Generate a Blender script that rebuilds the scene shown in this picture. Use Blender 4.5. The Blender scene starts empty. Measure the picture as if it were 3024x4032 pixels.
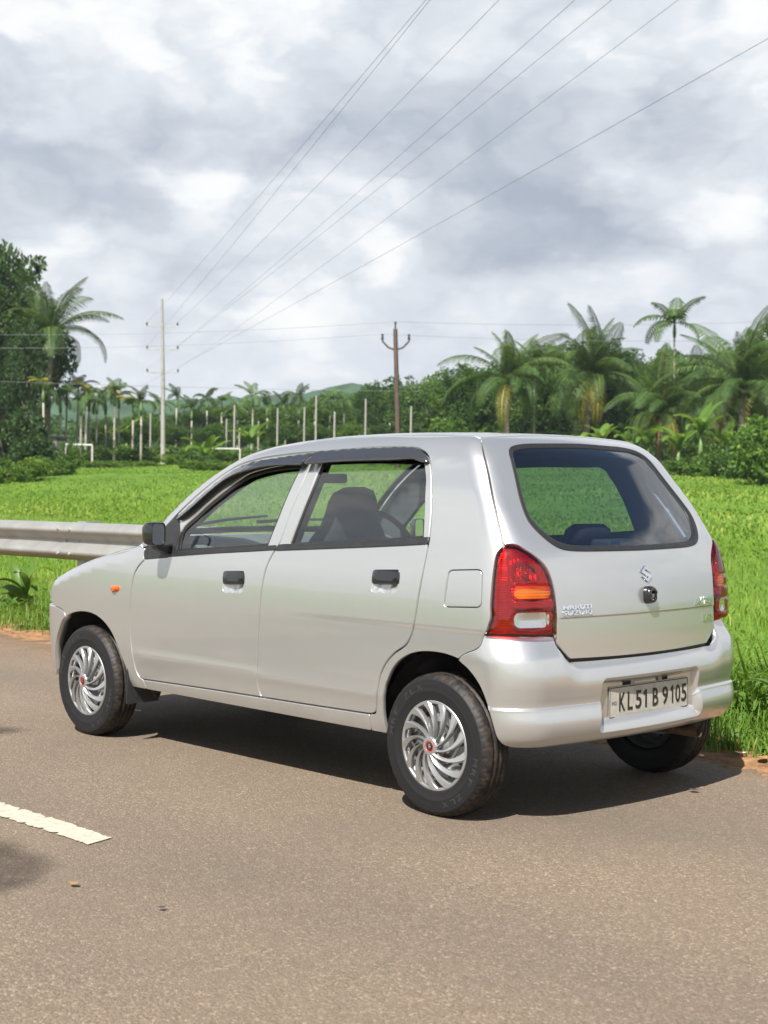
import bpy, bmesh, math, random
import numpy as np
from mathutils import Vector, Matrix
from mathutils.geometry import delaunay_2d_cdt

random.seed(7)
rng = np.random.default_rng(7)
scene = bpy.context.scene
COL = scene.collection

# ------------------------------------------------------------------ camera
cam_d = bpy.data.cameras.new('camera')
cam = bpy.data.objects.new('camera', cam_d)
COL.objects.link(cam)
CAM = (6.2118, -4.6442, 1.2351)
YAW, PITCH, ROLL = 0.8099, -0.0194, 0.0088
_d = Vector((-math.sin(YAW) * math.cos(PITCH), math.cos(YAW) * math.cos(PITCH), math.sin(PITCH)))
_r = Vector((math.cos(YAW), math.sin(YAW), 0))
_u = _r.cross(_d)
_r2 = _r * math.cos(ROLL) + _u * math.sin(ROLL)
_u2 = -_r * math.sin(ROLL) + _u * math.cos(ROLL)
_m = Matrix((_r2, _u2, -_d)).transposed().to_4x4()
_m.translation = Vector(CAM)
cam.matrix_world = _m
cam_d.sensor_fit = 'VERTICAL'
cam_d.sensor_height = 36.0
cam_d.lens = 5865.26 / 4032 * 36.0
cam_d.clip_end = 5000
cam_d.clip_start = 0.05
cam_d.dof.use_dof = True
cam_d.dof.focus_distance = 6.3
cam_d.dof.aperture_fstop = 6.0
scene.camera = cam

# ------------------------------------------------------------------ render / colour
scene.render.engine = 'CYCLES'
cy = scene.cycles
cy.use_denoising = True
cy.max_bounces = 8
cy.diffuse_bounces = 3
cy.glossy_bounces = 4
cy.transmission_bounces = 6
cy.transparent_max_bounces = 24
cy.caustics_reflective = False
cy.caustics_refractive = False
cy.sample_clamp_indirect = 6.0
vs = scene.view_settings
vs.view_transform = 'Standard'
vs.look = 'None'
vs.gamma = 1.0
vs.use_curve_mapping = False
vs.exposure = 1.0

# ------------------------------------------------------------------ sun
SUN = Vector((0.38, -0.76, 1.0)).normalized()
sun_d = bpy.data.lights.new('sun', 'SUN')
sun_d.energy = 5.0
sun_d.angle = math.radians(0.55)
sun_d.color = (1.0, 0.955, 0.88)
sun = bpy.data.objects.new('sun', sun_d)
COL.objects.link(sun)
sun.rotation_euler = SUN.to_track_quat('Z', 'Y').to_euler()
sun.location = (20, -40, 52)


# ------------------------------------------------------------------ node helper
class NT:
    def __init__(s, tree):
        s.t = tree
        s.n = tree.nodes
        s.l = tree.links
    def new(s, typ, **kw):
        nd = s.n.new(typ)
        for k, v in kw.items():
            if k.startswith('i_'):
                key = k[2:]
                nd.inputs[int(key) if key.isdigit() else key.replace('_', ' ')].default_value = v
            else:
                setattr(nd, k, v)
        return nd
    def link(s, a, b):
        s.l.new(a, b)
    def math(s, op, a, b=None, c=None, clamp=False):
        nd = s.n.new('ShaderNodeMath'); nd.operation = op; nd.use_clamp = clamp
        for i, v in enumerate((a, b, c)):
            if v is None: continue
            if hasattr(v, 'is_output'): s.l.new(v, nd.inputs[i])
            else: nd.inputs[i].default_value = v
        return nd.outputs[0]
    def mix(s, fac, a, b, blend='MIX'):
        nd = s.n.new('ShaderNodeMix'); nd.data_type = 'RGBA'; nd.blend_type = blend
        for k, v in ((0, fac), (6, a), (7, b)):
            if hasattr(v, 'is_output'): s.l.new(v, nd.inputs[k])
            elif isinstance(v, (int, float)): nd.inputs[k].default_value = v
            else: nd.inputs[k].default_value = tuple(v) + (1,) * (4 - len(v))
        return nd.outputs[2]
    def ramp(s, fac, stops, interp='LINEAR'):
        nd = s.n.new('ShaderNodeValToRGB'); cr = nd.color_ramp; cr.interpolation = interp
        while len(cr.elements) < len(stops): cr.elements.new(0.5)
        for e, (p, c) in zip(cr.elements, stops):
            e.position = p
            e.color = (c, c, c, 1) if isinstance(c, (int, float)) else tuple(c) + (1,) * (4 - len(c))
        s.l.new(fac, nd.inputs[0])
        return nd.outputs[0]
    def noise(s, vec, scale, detail=4, rough=0.5, dist=0.0, lac=2.0):
        nd = s.new('ShaderNodeTexNoise')
        nd.inputs['Scale'].default_value = scale; nd.inputs['Detail'].default_value = detail
        nd.inputs['Roughness'].default_value = rough; nd.inputs['Distortion'].default_value = dist
        nd.inputs['Lacunarity'].default_value = lac
        if vec is not None: s.l.new(vec, nd.inputs['Vector'])
        return nd.outputs[0]


# ------------------------------------------------------------------ world: daylight sky with broken cloud
world = bpy.data.worlds.new('World')
scene.world = world
world.use_nodes = True
W = NT(world.node_tree)
W.n.clear()
sky = W.new('ShaderNodeTexSky', sky_type='NISHITA', sun_disc=False)
sky.sun_elevation = math.asin(SUN.z)
sky.sun_rotation = math.atan2(SUN.x, SUN.y)
sky.air_density = 1.0; sky.dust_density = 1.5; sky.ozone_density = 1.5
bg_sky = W.new('ShaderNodeBackground'); bg_sky.inputs[1].default_value = 0.06
W.link(sky.outputs[0], bg_sky.inputs[0])
tc = W.new('ShaderNodeTexCoord')
GEN = tc.outputs['Generated']
def vmath(op, a, b):
    nd = W.new('ShaderNodeVectorMath', operation=op)
    for i, v in enumerate((a, b)):
        if hasattr(v, 'is_output'): W.link(v, nd.inputs[i])
        else: nd.inputs[i].default_value = v
    return nd.outputs[0]
def noise_col(vec, scale, detail, rough):
    nd = W.new('ShaderNodeTexNoise'); nd.inputs['Scale'].default_value = scale; nd.inputs['Detail'].default_value = detail; nd.inputs['Roughness'].default_value = rough
    W.link(vec, nd.inputs['Vector']); return nd.outputs['Color']
# billowing: the direction is pushed about by noise before the cloud field is read
flat = vmath('MULTIPLY', GEN, (1.0, 1.0, 2.1))
w1 = vmath('SUBTRACT', noise_col(flat, 7.0, 5, .55), (.5, .5, .5))
w2 = vmath('SUBTRACT', noise_col(flat, 24.0, 5, .6), (.5, .5, .5))
warp = vmath('ADD', vmath('MULTIPLY', w1, (.095, .095, .075)), vmath('MULTIPLY', w2, (.042, .042, .036)))
DIR = vmath('ADD', GEN, warp)
sep = W.new('ShaderNodeSeparateXYZ'); W.link(DIR, sep.inputs[0])
sep0 = W.new('ShaderNodeSeparateXYZ'); W.link(GEN, sep0.inputs[0])
az = W.math('ARCTAN2', W.math('MULTIPLY', sep.outputs[0], -1.0), sep.outputs[1])
el = W.math('ARCSINE', W.math('MINIMUM', W.math('MAXIMUM', sep.outputs[2], -1.0), 1.0))
flat2 = vmath('MULTIPLY', DIR, (1.0, 1.0, 1.55))
big = W.noise(flat2, 3.4, 8, .52, .15)
mid = W.noise(flat2, 11.0, 8, .58, .1)
def billow(vec, scale, amp):
    return W.math('MULTIPLY', W.math('ABSOLUTE', W.math('SUBTRACT', W.noise(vec, scale, 1.0, .4), .5)), amp)
puff = W.math('ADD', W.math('ADD', billow(flat2, 9.0, 2.6), billow(flat2, 21.0, 1.5)), billow(flat2, 47.0, .45))
tone = W.math('ADD', W.math('MULTIPLY', W.math('SUBTRACT', big, .5), 1.7), W.math('MULTIPLY', W.math('SUBTRACT', mid, .5), .8))
tone = W.math('SUBTRACT', tone, W.math('MULTIPLY', W.math('SUBTRACT', puff, .60), .95))
def bank(tone, a, e, ra, re, amp):
    """one cloud bank: flat dark underside, softer billowing top"""
    u = W.math('DIVIDE', W.math('SUBTRACT', az, a), ra)
    dv = W.math('SUBTRACT', el, e)
    v = W.math('MAXIMUM', W.math('DIVIDE', dv, re), W.math('DIVIDE', dv, -re * .62))
    q = W.math('SQRT', W.math('ADD', W.math('POWER', u, 2.0), W.math('POWER', v, 2.0)))
    mr = W.new('ShaderNodeMapRange', interpolation_type='SMOOTHSTEP'); W.link(q, mr.inputs[0])
    mr.inputs[1].default_value = 1.15; mr.inputs[2].default_value = .25; mr.inputs[3].default_value = 0.0; mr.inputs[4].default_value = amp
    return W.math('ADD', tone, mr.outputs[0])
for (a, e, ra, re, amp) in (
    (1.030, .222, .130, .046, .80), (.895, .218, .085, .036, .68), (.800, .238, .110, .044, .60),
    (.715, .168, .108, .050, 1.0), (.760, .202, .105, .036, .50), (.640, .228, .110, .042, .58),
    (1.005, .184, .055, .036, .62), (.905, .132, .070, .028, .55), (1.060, .262, .070, .020, .25),
    (.580, .185, .040, .022, .20), (.850, .290, .120, .030, .12), (.700, .275, .100, .026, .18),
    (.600, .178, .030, .014, -.25), (.815, .150, .030, .026, -.28), (.940, .196, .040, .020, -.22), (.830, .126, .040, .014, -.18),
    (1.10, .45, .25, .10, .25), (.45, .50, .25, .10, .25), (.2, .25, .2, .07, .4), (1.6, .3, .25, .08, .4), (2.4, .28, .3, .08, .35), (-.6, .3, .3, .08, .35), (-2.0, .3, .3, .08, .3)):
    tone = bank(tone, a, e, ra, re, amp)
ccol = W.ramp(W.math('ADD', W.math('MULTIPLY', tone, .44), .315), [(0.08, (1.0, .995, .975)), (.25, (.93, .945, .955)), (.40, (.76, .80, .855)), (.60, (.61, .655, .725)), (.80, (.49, .54, .62)), (1.0, (.40, .45, .535))])
hz = W.new('ShaderNodeMapRange', interpolation_type='SMOOTHSTEP')
W.link(sep0.outputs[2], hz.inputs[0]); hz.inputs[1].default_value = 0.0; hz.inputs[2].default_value = 0.13; hz.inputs[3].default_value = 0.5; hz.inputs[4].default_value = 0.0
ccol = W.mix(hz.outputs[0], ccol, (.80, .85, .91))
# cloud deck is closed low down and opens to blue overhead
op = W.new('ShaderNodeMapRange', interpolation_type='SMOOTHSTEP')
W.link(sep0.outputs[2], op.inputs[0]); op.inputs[1].default_value = .33; op.inputs[2].default_value = .62; op.inputs[3].default_value = .50; op.inputs[4].default_value = -.22
gap_ = W.noise(flat2, 2.2, 7, .55, .2)
cov = W.new('ShaderNodeMapRange', interpolation_type='SMOOTHSTEP')
W.link(W.math('ADD', gap_, op.outputs[0]), cov.inputs[0]); cov.inputs[1].default_value = .40; cov.inputs[2].default_value = .58
bg_c = W.new('ShaderNodeBackground'); W.link(ccol, bg_c.inputs[0]); bg_c.inputs[1].default_value = 0.525
mixs = W.new('ShaderNodeMixShader')
W.link(cov.outputs[0], mixs.inputs[0]); W.link(bg_sky.outputs[0], mixs.inputs[1]); W.link(bg_c.outputs[0], mixs.inputs[2])
wout = W.new('ShaderNodeOutputWorld'); W.link(mixs.outputs[0], wout.inputs[0])


# ------------------------------------------------------------------ materials
MATS = {}
def mat(name, base=(0.5, 0.5, 0.5), rough=0.5, metal=0.0, coat=0.0, coat_rough=0.03, spec=0.5, var=0.0, vscale=6.0, bump=0.0, bscale=200.0, sheen=0.0, vbase=None):
    m = bpy.data.materials.new(name); m.use_nodes = True
    T = NT(m.node_tree); b = T.n['Principled BSDF']
    b.inputs['Base Color'].default_value = tuple(base) + (1,)
    b.inputs['Roughness'].default_value = rough
    b.inputs['Metallic'].default_value = metal
    b.inputs['Coat Weight'].default_value = coat
    b.inputs['Coat Roughness'].default_value = coat_rough
    b.inputs['Specular IOR Level'].default_value = spec
    if var or bump:
        tcx = T.new('ShaderNodeTexCoord')
    if var:
        n = T.noise(tcx.outputs['Object'], vscale, 6, 0.6)
        c2 = vbase if vbase else tuple(min(1, c * (1 + var)) for c in base)
        c1 = tuple(c * (1 - var) for c in base)
        T.link(T.ramp(n, [(0.3, c1), (0.7, c2)]), b.inputs['Base Color'])
    if bump:
        n = T.noise(tcx.outputs['Object'], bscale, 3, 0.6)
        bp = T.new('ShaderNodeBump'); bp.inputs['Strength'].default_value = bump; bp.inputs['Distance'].default_value = 0.01
        T.link(n, bp.inputs['Height']); T.link(bp.outputs[0], b.inputs['Normal'])
    MATS[name] = m
    return m

def glass_mat(name, tint, refl=1.0, ior=1.5, rough=0.0):
    """thin pane: tinted see-through with a Fresnel sheen"""
    m = bpy.data.materials.new(name); m.use_nodes = True
    T = NT(m.node_tree); T.n.clear()
    tr = T.new('ShaderNodeBsdfTransparent'); tr.inputs[0].default_value = tuple(tint) + (1,)
    gl = T.new('ShaderNodeBsdfGlossy'); gl.inputs['Roughness'].default_value = rough; gl.inputs[0].default_value = (1, 1, 1, 1)
    lw = T.new('ShaderNodeLayerWeight'); lw.inputs[0].default_value = 0.5
    f0 = ((ior - 1) / (ior + 1)) ** 2 * 1.9          # both faces of the pane
    f = T.math('MULTIPLY', T.math('ADD', T.math('MULTIPLY', T.math('POWER', lw.outputs['Facing'], 4.5), 1 - f0), f0), refl, clamp=True)
    mx = T.new('ShaderNodeMixShader'); T.link(f, mx.inputs[0]); T.link(tr.outputs[0], mx.inputs[1]); T.link(gl.outputs[0], mx.inputs[2])
    o = T.new('ShaderNodeOutputMaterial'); T.link(mx.outputs[0], o.inputs[0])
    MATS[name] = m
    return m

def paint_mat():
    m = mat('silver_paint', (0.60, 0.605, 0.59), 0.34, 0.72, 1.0, 0.025)
    T = NT(m.node_tree); b = T.n['Principled BSDF']
    t = T.new('ShaderNodeTexCoord')
    fl = T.noise(t.outputs['Object'], 900.0, 2, 0.7)
    big = T.noise(t.outputs['Object'], 2.3, 4, 0.5)
    c = T.mix(T.ramp(fl, [(0.3, 0.0), (0.7, 1.0)]), (0.45, 0.456, 0.455), (0.55, 0.556, 0.555))
    # road film near the bottom of the panels, patchy
    sp = T.new('ShaderNodeSeparateXYZ'); T.link(t.outputs['Object'], sp.inputs[0])
    mr = T.new('ShaderNodeMapRange', interpolation_type='SMOOTHSTEP'); T.link(sp.outputs[2], mr.inputs[0])
    mr.inputs[1].default_value = 0.40; mr.inputs[2].default_value = 0.22; mr.inputs[3].default_value = 0.0; mr.inputs[4].default_value = 0.5
    dn = T.noise(t.outputs['Object'], 9.0, 7, 0.65)
    d = T.math('MULTIPLY', mr.outputs[0], T.ramp(dn, [(0.35, 0.15), (0.7, 1.0)]), clamp=True)
    c = T.mix(d, c, (0.34, 0.31, 0.27))
    b.inputs['Coat IOR'].default_value = 1.65
    T.link(c, b.inputs['Base Color'])
    T.link(T.math('ADD', T.math('MULTIPLY', big, 0.06), T.math('ADD', T.math('MULTIPLY', d, 0.35), 0.27)), b.inputs['Roughness'])
    T.link(T.math('SUBTRACT', 0.72, T.math('MULTIPLY', d, 0.7)), b.inputs['Metallic'])
    # very slight panel waviness
    wv = T.noise(t.outputs['Object'], 5.0, 2, 0.4)
    bp = T.new('ShaderNodeBump'); bp.inputs['Strength'].default_value = 0.035; bp.inputs['Distance'].default_value = 0.02
    T.link(wv, bp.inputs['Height']); T.link(bp.outputs[0], b.inputs['Coat Normal']); T.link(bp.outputs[0], b.inputs['Normal'])
    return m

paint_mat()
mat('black_plastic', (0.018, 0.018, 0.02), 0.42, var=0.25, vscale=30)
mat('gloss_black', (0.012, 0.012, 0.014), 0.16, coat=0.6)
mat('seal_and_backing', (0.014, 0.014, 0.015), 0.45)
mat('visor_acrylic', (0.030, 0.031, 0.034), 0.12, coat=0.5)
mat('tyre_rubber', (0.012, 0.012, 0.012), 0.55, spec=0.3, var=0.3, vscale=40, bump=0.15, bscale=300)
mat('underbody', (0.012, 0.011, 0.010), 0.85, var=0.4, vscale=12)
mat('wheel_silver', (0.42, 0.425, 0.43), 0.34, 0.75, 0.3)
mat('steel_wheel', (0.27, 0.275, 0.28), 0.40, 0.7, var=0.15, vscale=50)
mat('hole_black', (0.004, 0.004, 0.004), 0.9)
mat('chrome', (0.82, 0.83, 0.85), 0.08, 1.0)
mat('red_ring', (0.55, 0.05, 0.03), 0.3)
mat('plate_white', (0.38, 0.36, 0.315), 0.45, var=0.16, vscale=28)
mat('plate_black', (0.012, 0.012, 0.012), 0.5)
mat('plate_blue', (0.03, 0.10, 0.30), 0.5)
mat('interior_dark', (0.030, 0.034, 0.042), 0.75, var=0.12, vscale=20)
mat('interior_grey', (0.085, 0.092, 0.10), 0.65, var=0.1, vscale=14)
mat('interior_pale', (0.20, 0.21, 0.22), 0.7)
mat('seat_fabric', (0.028, 0.031, 0.042), 0.9, bump=0.2, bscale=400)
mat('mirror_face', (0.85, 0.87, 0.88), 0.02, 1.0)
mat('lamp_reflector', (0.75, 0.75, 0.75), 0.18, 1.0)
mat('lamp_housing_red', (0.80, 0.03, 0.03), 0.18, 0.8)
mat('lamp_housing_amber', (0.72, 0.42, 0.07), 0.22, 0.5)
mat('exhaust_steel', (0.16, 0.11, 0.075), 0.55, 0.6, var=0.4, vscale=25)
mat('paper', (0.75, 0.76, 0.72), 0.8)
glass_mat('window_glass', (0.85, 0.93, 0.90), 1.5, 1.5)
glass_mat('rear_glass', (0.52, 0.61, 0.72), 1.4, 1.55)
glass_mat('red_lens', (0.66, 0.014, 0.014), 0.9, 1.45)
glass_mat('amber_lens', (1.0, 0.60, 0.10), 0.9, 1.45)
glass_mat('clear_lens', (0.96, 0.97, 0.97), 0.9, 1.45)


# ------------------------------------------------------------------ object helpers
def tag(o, label=None, cat=None, group=None, kind=None):
    if label: o['label'] = label
    if cat: o['category'] = cat
    if group: o['group'] = group
    if kind: o['kind'] = kind
    return o

def empty(name, loc=(0, 0, 0), label=None, cat=None, group=None, rz=0.0):
    o = bpy.data.objects.new(name, None); COL.objects.link(o)
    o.location = loc; o.rotation_euler = (0, 0, rz); o.empty_display_size = 0.2
    return tag(o, label, cat, group)

def link_obj(name, me, parent=None):
    o = bpy.data.objects.new(name, me); COL.objects.link(o)
    if parent is not None: o.parent = parent
    return o

def mesh(name, V, F, m=None, smooth=True, normals=None):
    me = bpy.data.meshes.new(name)
    V = np.asarray(V, dtype=float)
    if isinstance(F, np.ndarray) and F.ndim == 2:
        k = F.shape[1]
        me.vertices.add(len(V)); me.vertices.foreach_set('co', V.ravel())
        me.loops.add(F.size); me.loops.foreach_set('vertex_index', F.ravel().astype(np.int32))
        me.polygons.add(len(F)); me.polygons.foreach_set('loop_start', np.arange(0, F.size, k, dtype=np.int32))
        me.update(calc_edges=True)
    else:
        me.from_pydata([tuple(v) for v in V], [], [tuple(int(i) for i in f) for f in F]); me.update()
    if smooth:
        me.polygons.foreach_set('use_smooth', np.ones(len(me.polygons), dtype=bool))
    if m is not None:
        me.materials.append(MATS[m] if isinstance(m, str) else m)
    if normals is not None:
        me.normals_split_custom_set_from_vertices([tuple(n) for n in normals])
    return me

class MB:
    """collects simple solids into one mesh"""
    def __init__(s): s.V = []; s.F = []
    def add(s, V, F):
        o = len(s.V); s.V.extend([tuple(v) for v in V]); s.F.extend([tuple(i + o for i in f) for f in F]); return s
    def box(s, c, size, M=None):
        x, y, z = [q / 2 for q in size]
        V = [Vector((sx * x, sy * y, sz * z)) for sz in (-1, 1) for sy in (-1, 1) for sx in (-1, 1)]
        if M is not None: V = [M @ v for v in V]
        V = [v + Vector(c) for v in V]
        return s.add(V, [(0, 2, 3, 1), (4, 5, 7, 6), (0, 1, 5, 4), (2, 6, 7, 3), (0, 4, 6, 2), (1, 3, 7, 5)])
    def tube(s, pts, radii, n=10, caps=True):
        pts = [Vector(p) for p in pts]
        if isinstance(radii, (int, float)): radii = [radii] * len(pts)
        V = []; F = []; prev = None
        for i, p in enumerate(pts):
            t = (pts[min(i + 1, len(pts) - 1)] - pts[max(i - 1, 0)]).normalized()
            if prev is None: a = t.orthogonal().normalized()
            else:
                a = (prev - t * prev.dot(t)).normalized()
            prev = a; b = t.cross(a)
            for k in range(n):
                th = 2 * math.pi * k / n
                V.append(p + (a * math.cos(th) + b * math.sin(th)) * radii[i])
        for i in range(len(pts) - 1):
            for k in range(n):
                k2 = (k + 1) % n
                F.append((i * n + k, i * n + k2, (i + 1) * n + k2, (i + 1) * n + k))
        if caps:
            F.append(tuple(range(n - 1, -1, -1))); F.append(tuple((len(pts) - 1) * n + k for k in range(n)))
        return s.add(V, F)
    def build(s, name, m, parent=None, smooth=False, bevel=0.0, auto=None):
        me = mesh(name, s.V, s.F, m, smooth)
        if bevel:
            bm = bmesh.new(); bm.from_mesh(me)
            bmesh.ops.remove_doubles(bm, verts=bm.verts, dist=1e-5)
            ed = [e for e in bm.edges if len(e.link_faces) == 2 and e.calc_face_angle(0) > 0.5]
            bmesh.ops.bevel(bm, geom=ed, offset=bevel, segments=3, profile=0.5, affect='EDGES', clamp_overlap=True)
            bm.to_mesh(me); bm.free()
            me.polygons.foreach_set('use_smooth', np.ones(len(me.polygons), dtype=bool))
            me.set_sharp_from_angle(angle=math.radians(50))
        elif smooth:
            me.set_sharp_from_angle(angle=math.radians(50))
        return link_obj(name, me, parent)

def lathe(profile, n, axis_y=True):
    """profile of (radius, y) spun about the y axis"""
    pr = np.array(profile, float); th = np.linspace(0, 2 * np.pi, n, endpoint=False)
    V = np.zeros((n, len(pr), 3))
    V[:, :, 0] = np.cos(th)[:, None] * pr[None, :, 0]; V[:, :, 2] = np.sin(th)[:, None] * pr[None, :, 0]; V[:, :, 1] = pr[None, :, 1]
    k = len(pr); F = []
    for i in range(n):
        j = (i + 1) % n
        for q in range(k - 1):
            F.append((i * k + q, i * k + q + 1, j * k + q + 1, j * k + q))
    return V.reshape(-1, 3), F


# ------------------------------------------------------------------ car: body surface as a measured solid (metres; x to the rear, y to the right, z up)
class Spl:
    def __init__(s, pts):
        p = np.array(pts, float); s.x = p[:, 0]; s.y = p[:, 1]
        h = np.diff(s.x); d = np.diff(s.y) / h; m = np.zeros(len(s.x))
        m[1:-1] = (d[:-1] * h[1:] + d[1:] * h[:-1]) / (h[:-1] + h[1:]); m[0] = d[0]; m[-1] = d[-1]; s.m = m
    def __call__(s, q):
        q = np.asarray(q, float); i = np.clip(np.searchsorted(s.x, q) - 1, 0, len(s.x) - 2)
        h = s.x[i + 1] - s.x[i]; t = (q - s.x[i]) / h; c = np.clip(t, 0, 1)
        y = (2 * c**3 - 3 * c**2 + 1) * s.y[i] + (c**3 - 2 * c**2 + c) * h * s.m[i] + (-2 * c**3 + 3 * c**2) * s.y[i + 1] + (c**3 - c**2) * h * s.m[i + 1]
        return y + np.where(t < 0, (q - s.x[0]) * s.m[0], 0) + np.where(t > 1, (q - s.x[-1]) * s.m[-1], 0)

WZ = Spl([(.15, .64), (.25, .682), (.30, .702), (.36, .715), (.42, .7225), (.50, .7285), (.60, .7335), (.70, .7365), (.80, .7345), (.88, .728), (.94, .718), (1.0, .705), (1.1, .677), (1.2, .644), (1.3, .603), (1.4, .567), (1.5, .53)])
RZ = Spl([(.15, 2.66), (.24, 2.76), (.30, 2.80), (.40, 2.815), (.50, 2.812), (.60, 2.808), (.70, 2.806), (.80, 2.800), (.90, 2.785), (1.0, 2.748), (1.1, 2.682), (1.2, 2.608), (1.3, 2.535), (1.4, 2.463), (1.5, 2.39)])
HX = Spl([(-.75, .50), (-.66, .63), (-.60, .675), (-.5, .722), (-.3, .803), (0, .893), (.2, .942), (.32, .97), (.45, 1.062), (.6, 1.178), (.8, 1.298), (.95, 1.362), (1.1, 1.396), (1.3, 1.421), (1.6, 1.442), (1.9, 1.449), (2.2, 1.444), (2.45, 1.426), (2.7, 1.395)])
def sstep(a, b, x):
    t = np.clip((x - a) / (b - a), 0, 1)
    return t * t * (3 - 2 * t)
def opI(a, b, r):
    u = np.maximum(r + a, 0); v = np.maximum(r + b, 0)
    return np.minimum(-r, np.maximum(a, b)) + np.sqrt(u * u + v * v)
def F(x, y, z):
    a = np.abs(y)
    rear = np.maximum(0, (x - 1.5) / 1.3); fr = np.maximum(0, (.5 - x) / 1.1)
    w = WZ(z) - .032 * rear**2 - .075 * fr**2.2
    w = w - .0036 * sstep(1.45, 2.2, x) * sstep(.712, .688, z) * sstep(.48, .64, z) + .0045 * np.exp(-((z - .425) / .026)**2) * sstep(.35, .5, x) * sstep(2.2, 2.0, x)
    side = a - w
    rz = RZ(z) - .16 * a * a - .0035 * sstep(.755, .749, z) * sstep(.55, .48, a)
    sl = .70 * sstep(.92, 1.15, z)
    back = (x - rz) / np.sqrt(1 + sl * sl)
    k = .20 * (1 - sstep(1.0, 1.6, x)) * sstep(.0, .5, x)
    h = HX(x - k * a * a) - (.06 + .03 * (1 - sstep(.1, .5, x))) * a * a
    ht = np.where(x < .3, .35, np.where(x < 1.0, .72, .2))
    top = (z - h) / np.sqrt(1 + ht * ht)
    fx = -.655 + .35 * a * a + .375 * np.maximum(0, z - .55)**1.5
    f = opI(side, back, .125 - .065 * sstep(.92, 1.18, z))
    f = opI(f, fx - x, .14)
    return opI(f, top, .045 + .045 * sstep(1.0, 1.8, x))
RBS = Spl([(.24, 2.70), (.275, 2.768), (.295, 2.802), (.315, 2.824), (.345, 2.840), (.375, 2.845), (.40, 2.842), (.425, 2.835), (.44, 2.8335), (.48, 2.840), (.52, 2.846), (.57, 2.843), (.61, 2.832), (.645, 2.812), (.67, 2.797), (.70, 2.785)])
RBC = Spl([(.24, 2.70), (.275, 2.768), (.295, 2.802), (.315, 2.824), (.345, 2.840), (.375, 2.845), (.40, 2.842), (.425, 2.835), (.44, 2.8335), (.48, 2.839), (.51, 2.842), (.54, 2.838), (.56, 2.831), (.578, 2.818), (.592, 2.797), (.606, 2.77)])
def Fb(x, y, z):
    a = np.abs(y)
    rear = np.maximum(0, (x - 1.5) / 1.3)
    w = WZ(np.maximum(z, .2)) - .032 * rear**2 + .020 * sstep(2.45, 2.68, x) * sstep(.70, .60, z) * sstep(.22, .34, z) + .006 * sstep(2.45, 2.55, x) * sstep(.439, .431, z)
    q = sstep(.40, .50, a)
    rz = RBC(z) * (1 - q) + RBS(z) * q - .16 * a * a + .007 * sstep(.439, .431, z)
    return opI(a - w, x - rz, .145)
def grad(P, f=F, e=2e-4):
    g = np.stack([f(*(P + d).T) - f(*(P - d).T) for d in np.eye(3) * e], 1)
    return g / np.maximum(1e-9, np.linalg.norm(g, axis=1, keepdims=True))
def march(o, v, t0, t1, n, f):
    t = np.linspace(t0, t1, n); prev = f(*(o + v * t0).T); lo = np.full(len(v), np.nan); hi = lo.copy()
    for a, b in zip(t[:-1], t[1:]):
        cur = f(*(o + v * b).T); m = (prev > 0) & (cur <= 0) & np.isnan(lo); lo[m] = a; hi[m] = b; prev = cur
    for _ in range(30):
        mid = (lo + hi) / 2; ins = f(*(o + v * mid[:, None]).T) <= 0
        hi = np.where(ins, mid, hi); lo = np.where(ins, lo, mid)
    return o + v * hi[:, None]
XC, KS, KT, T1 = 2.0, .75, .6, 1.0
SC = XC + KS * math.pi / 2
def P2st(P):
    P = np.atleast_2d(P); x, y, z = P.T
    ang = np.arctan2(x - XC, -y); s = np.where((x <= XC) & (y < 0), x, XC + ang * KS)
    d = np.where((x <= XC) & (y < 0), -y, np.hypot(x - XC, y)); ph = np.arctan2(z - T1, d)
    return np.stack([s, np.where(z <= T1, z, T1 + ph * KT)], 1)
def st2P(st, f=F):
    st = np.atleast_2d(st); s, t = st.T; ang = np.maximum(0, (s - XC) / KS)
    h = np.stack([np.sin(ang), -np.cos(ang), 0 * s], 1); ph = np.maximum(0, (t - T1) / KT)
    o = np.stack([np.minimum(s, XC), 0 * s, np.minimum(t, T1)], 1)
    d = h * np.cos(ph)[:, None] + np.array([0, 0, 1.]) * np.sin(ph)[:, None]
    return march(o + d * 1.1, -d, 0, 1.0, 130, f)
def xy2P(xy, f=F):
    xy = np.atleast_2d(xy); o = np.column_stack([xy, np.full(len(xy), 1.6)]); d = np.tile([0, 0, -1.], (len(xy), 1))
    return march(o, d, 0, 1.3, 130, f)
def yz2P(yz, f=F):
    yz = np.atleast_2d(yz); o = np.column_stack([np.full(len(yz), 3.1), yz]); d = np.tile([-1., 0, 0], (len(yz), 1))
    return march(o, d, 0, 1.2, 130, f)
def nose2P(st, f=F):          # fan round the front end
    st = np.atleast_2d(st); s, t = st.T; ang = s / .6
    o = np.stack([0 * s, 0 * s, t], 1); d = np.stack([-np.cos(ang), np.sin(ang), 0 * s], 1)
    return march(o + d * 1.1, -d, 0, 1.0, 130, f)

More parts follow.
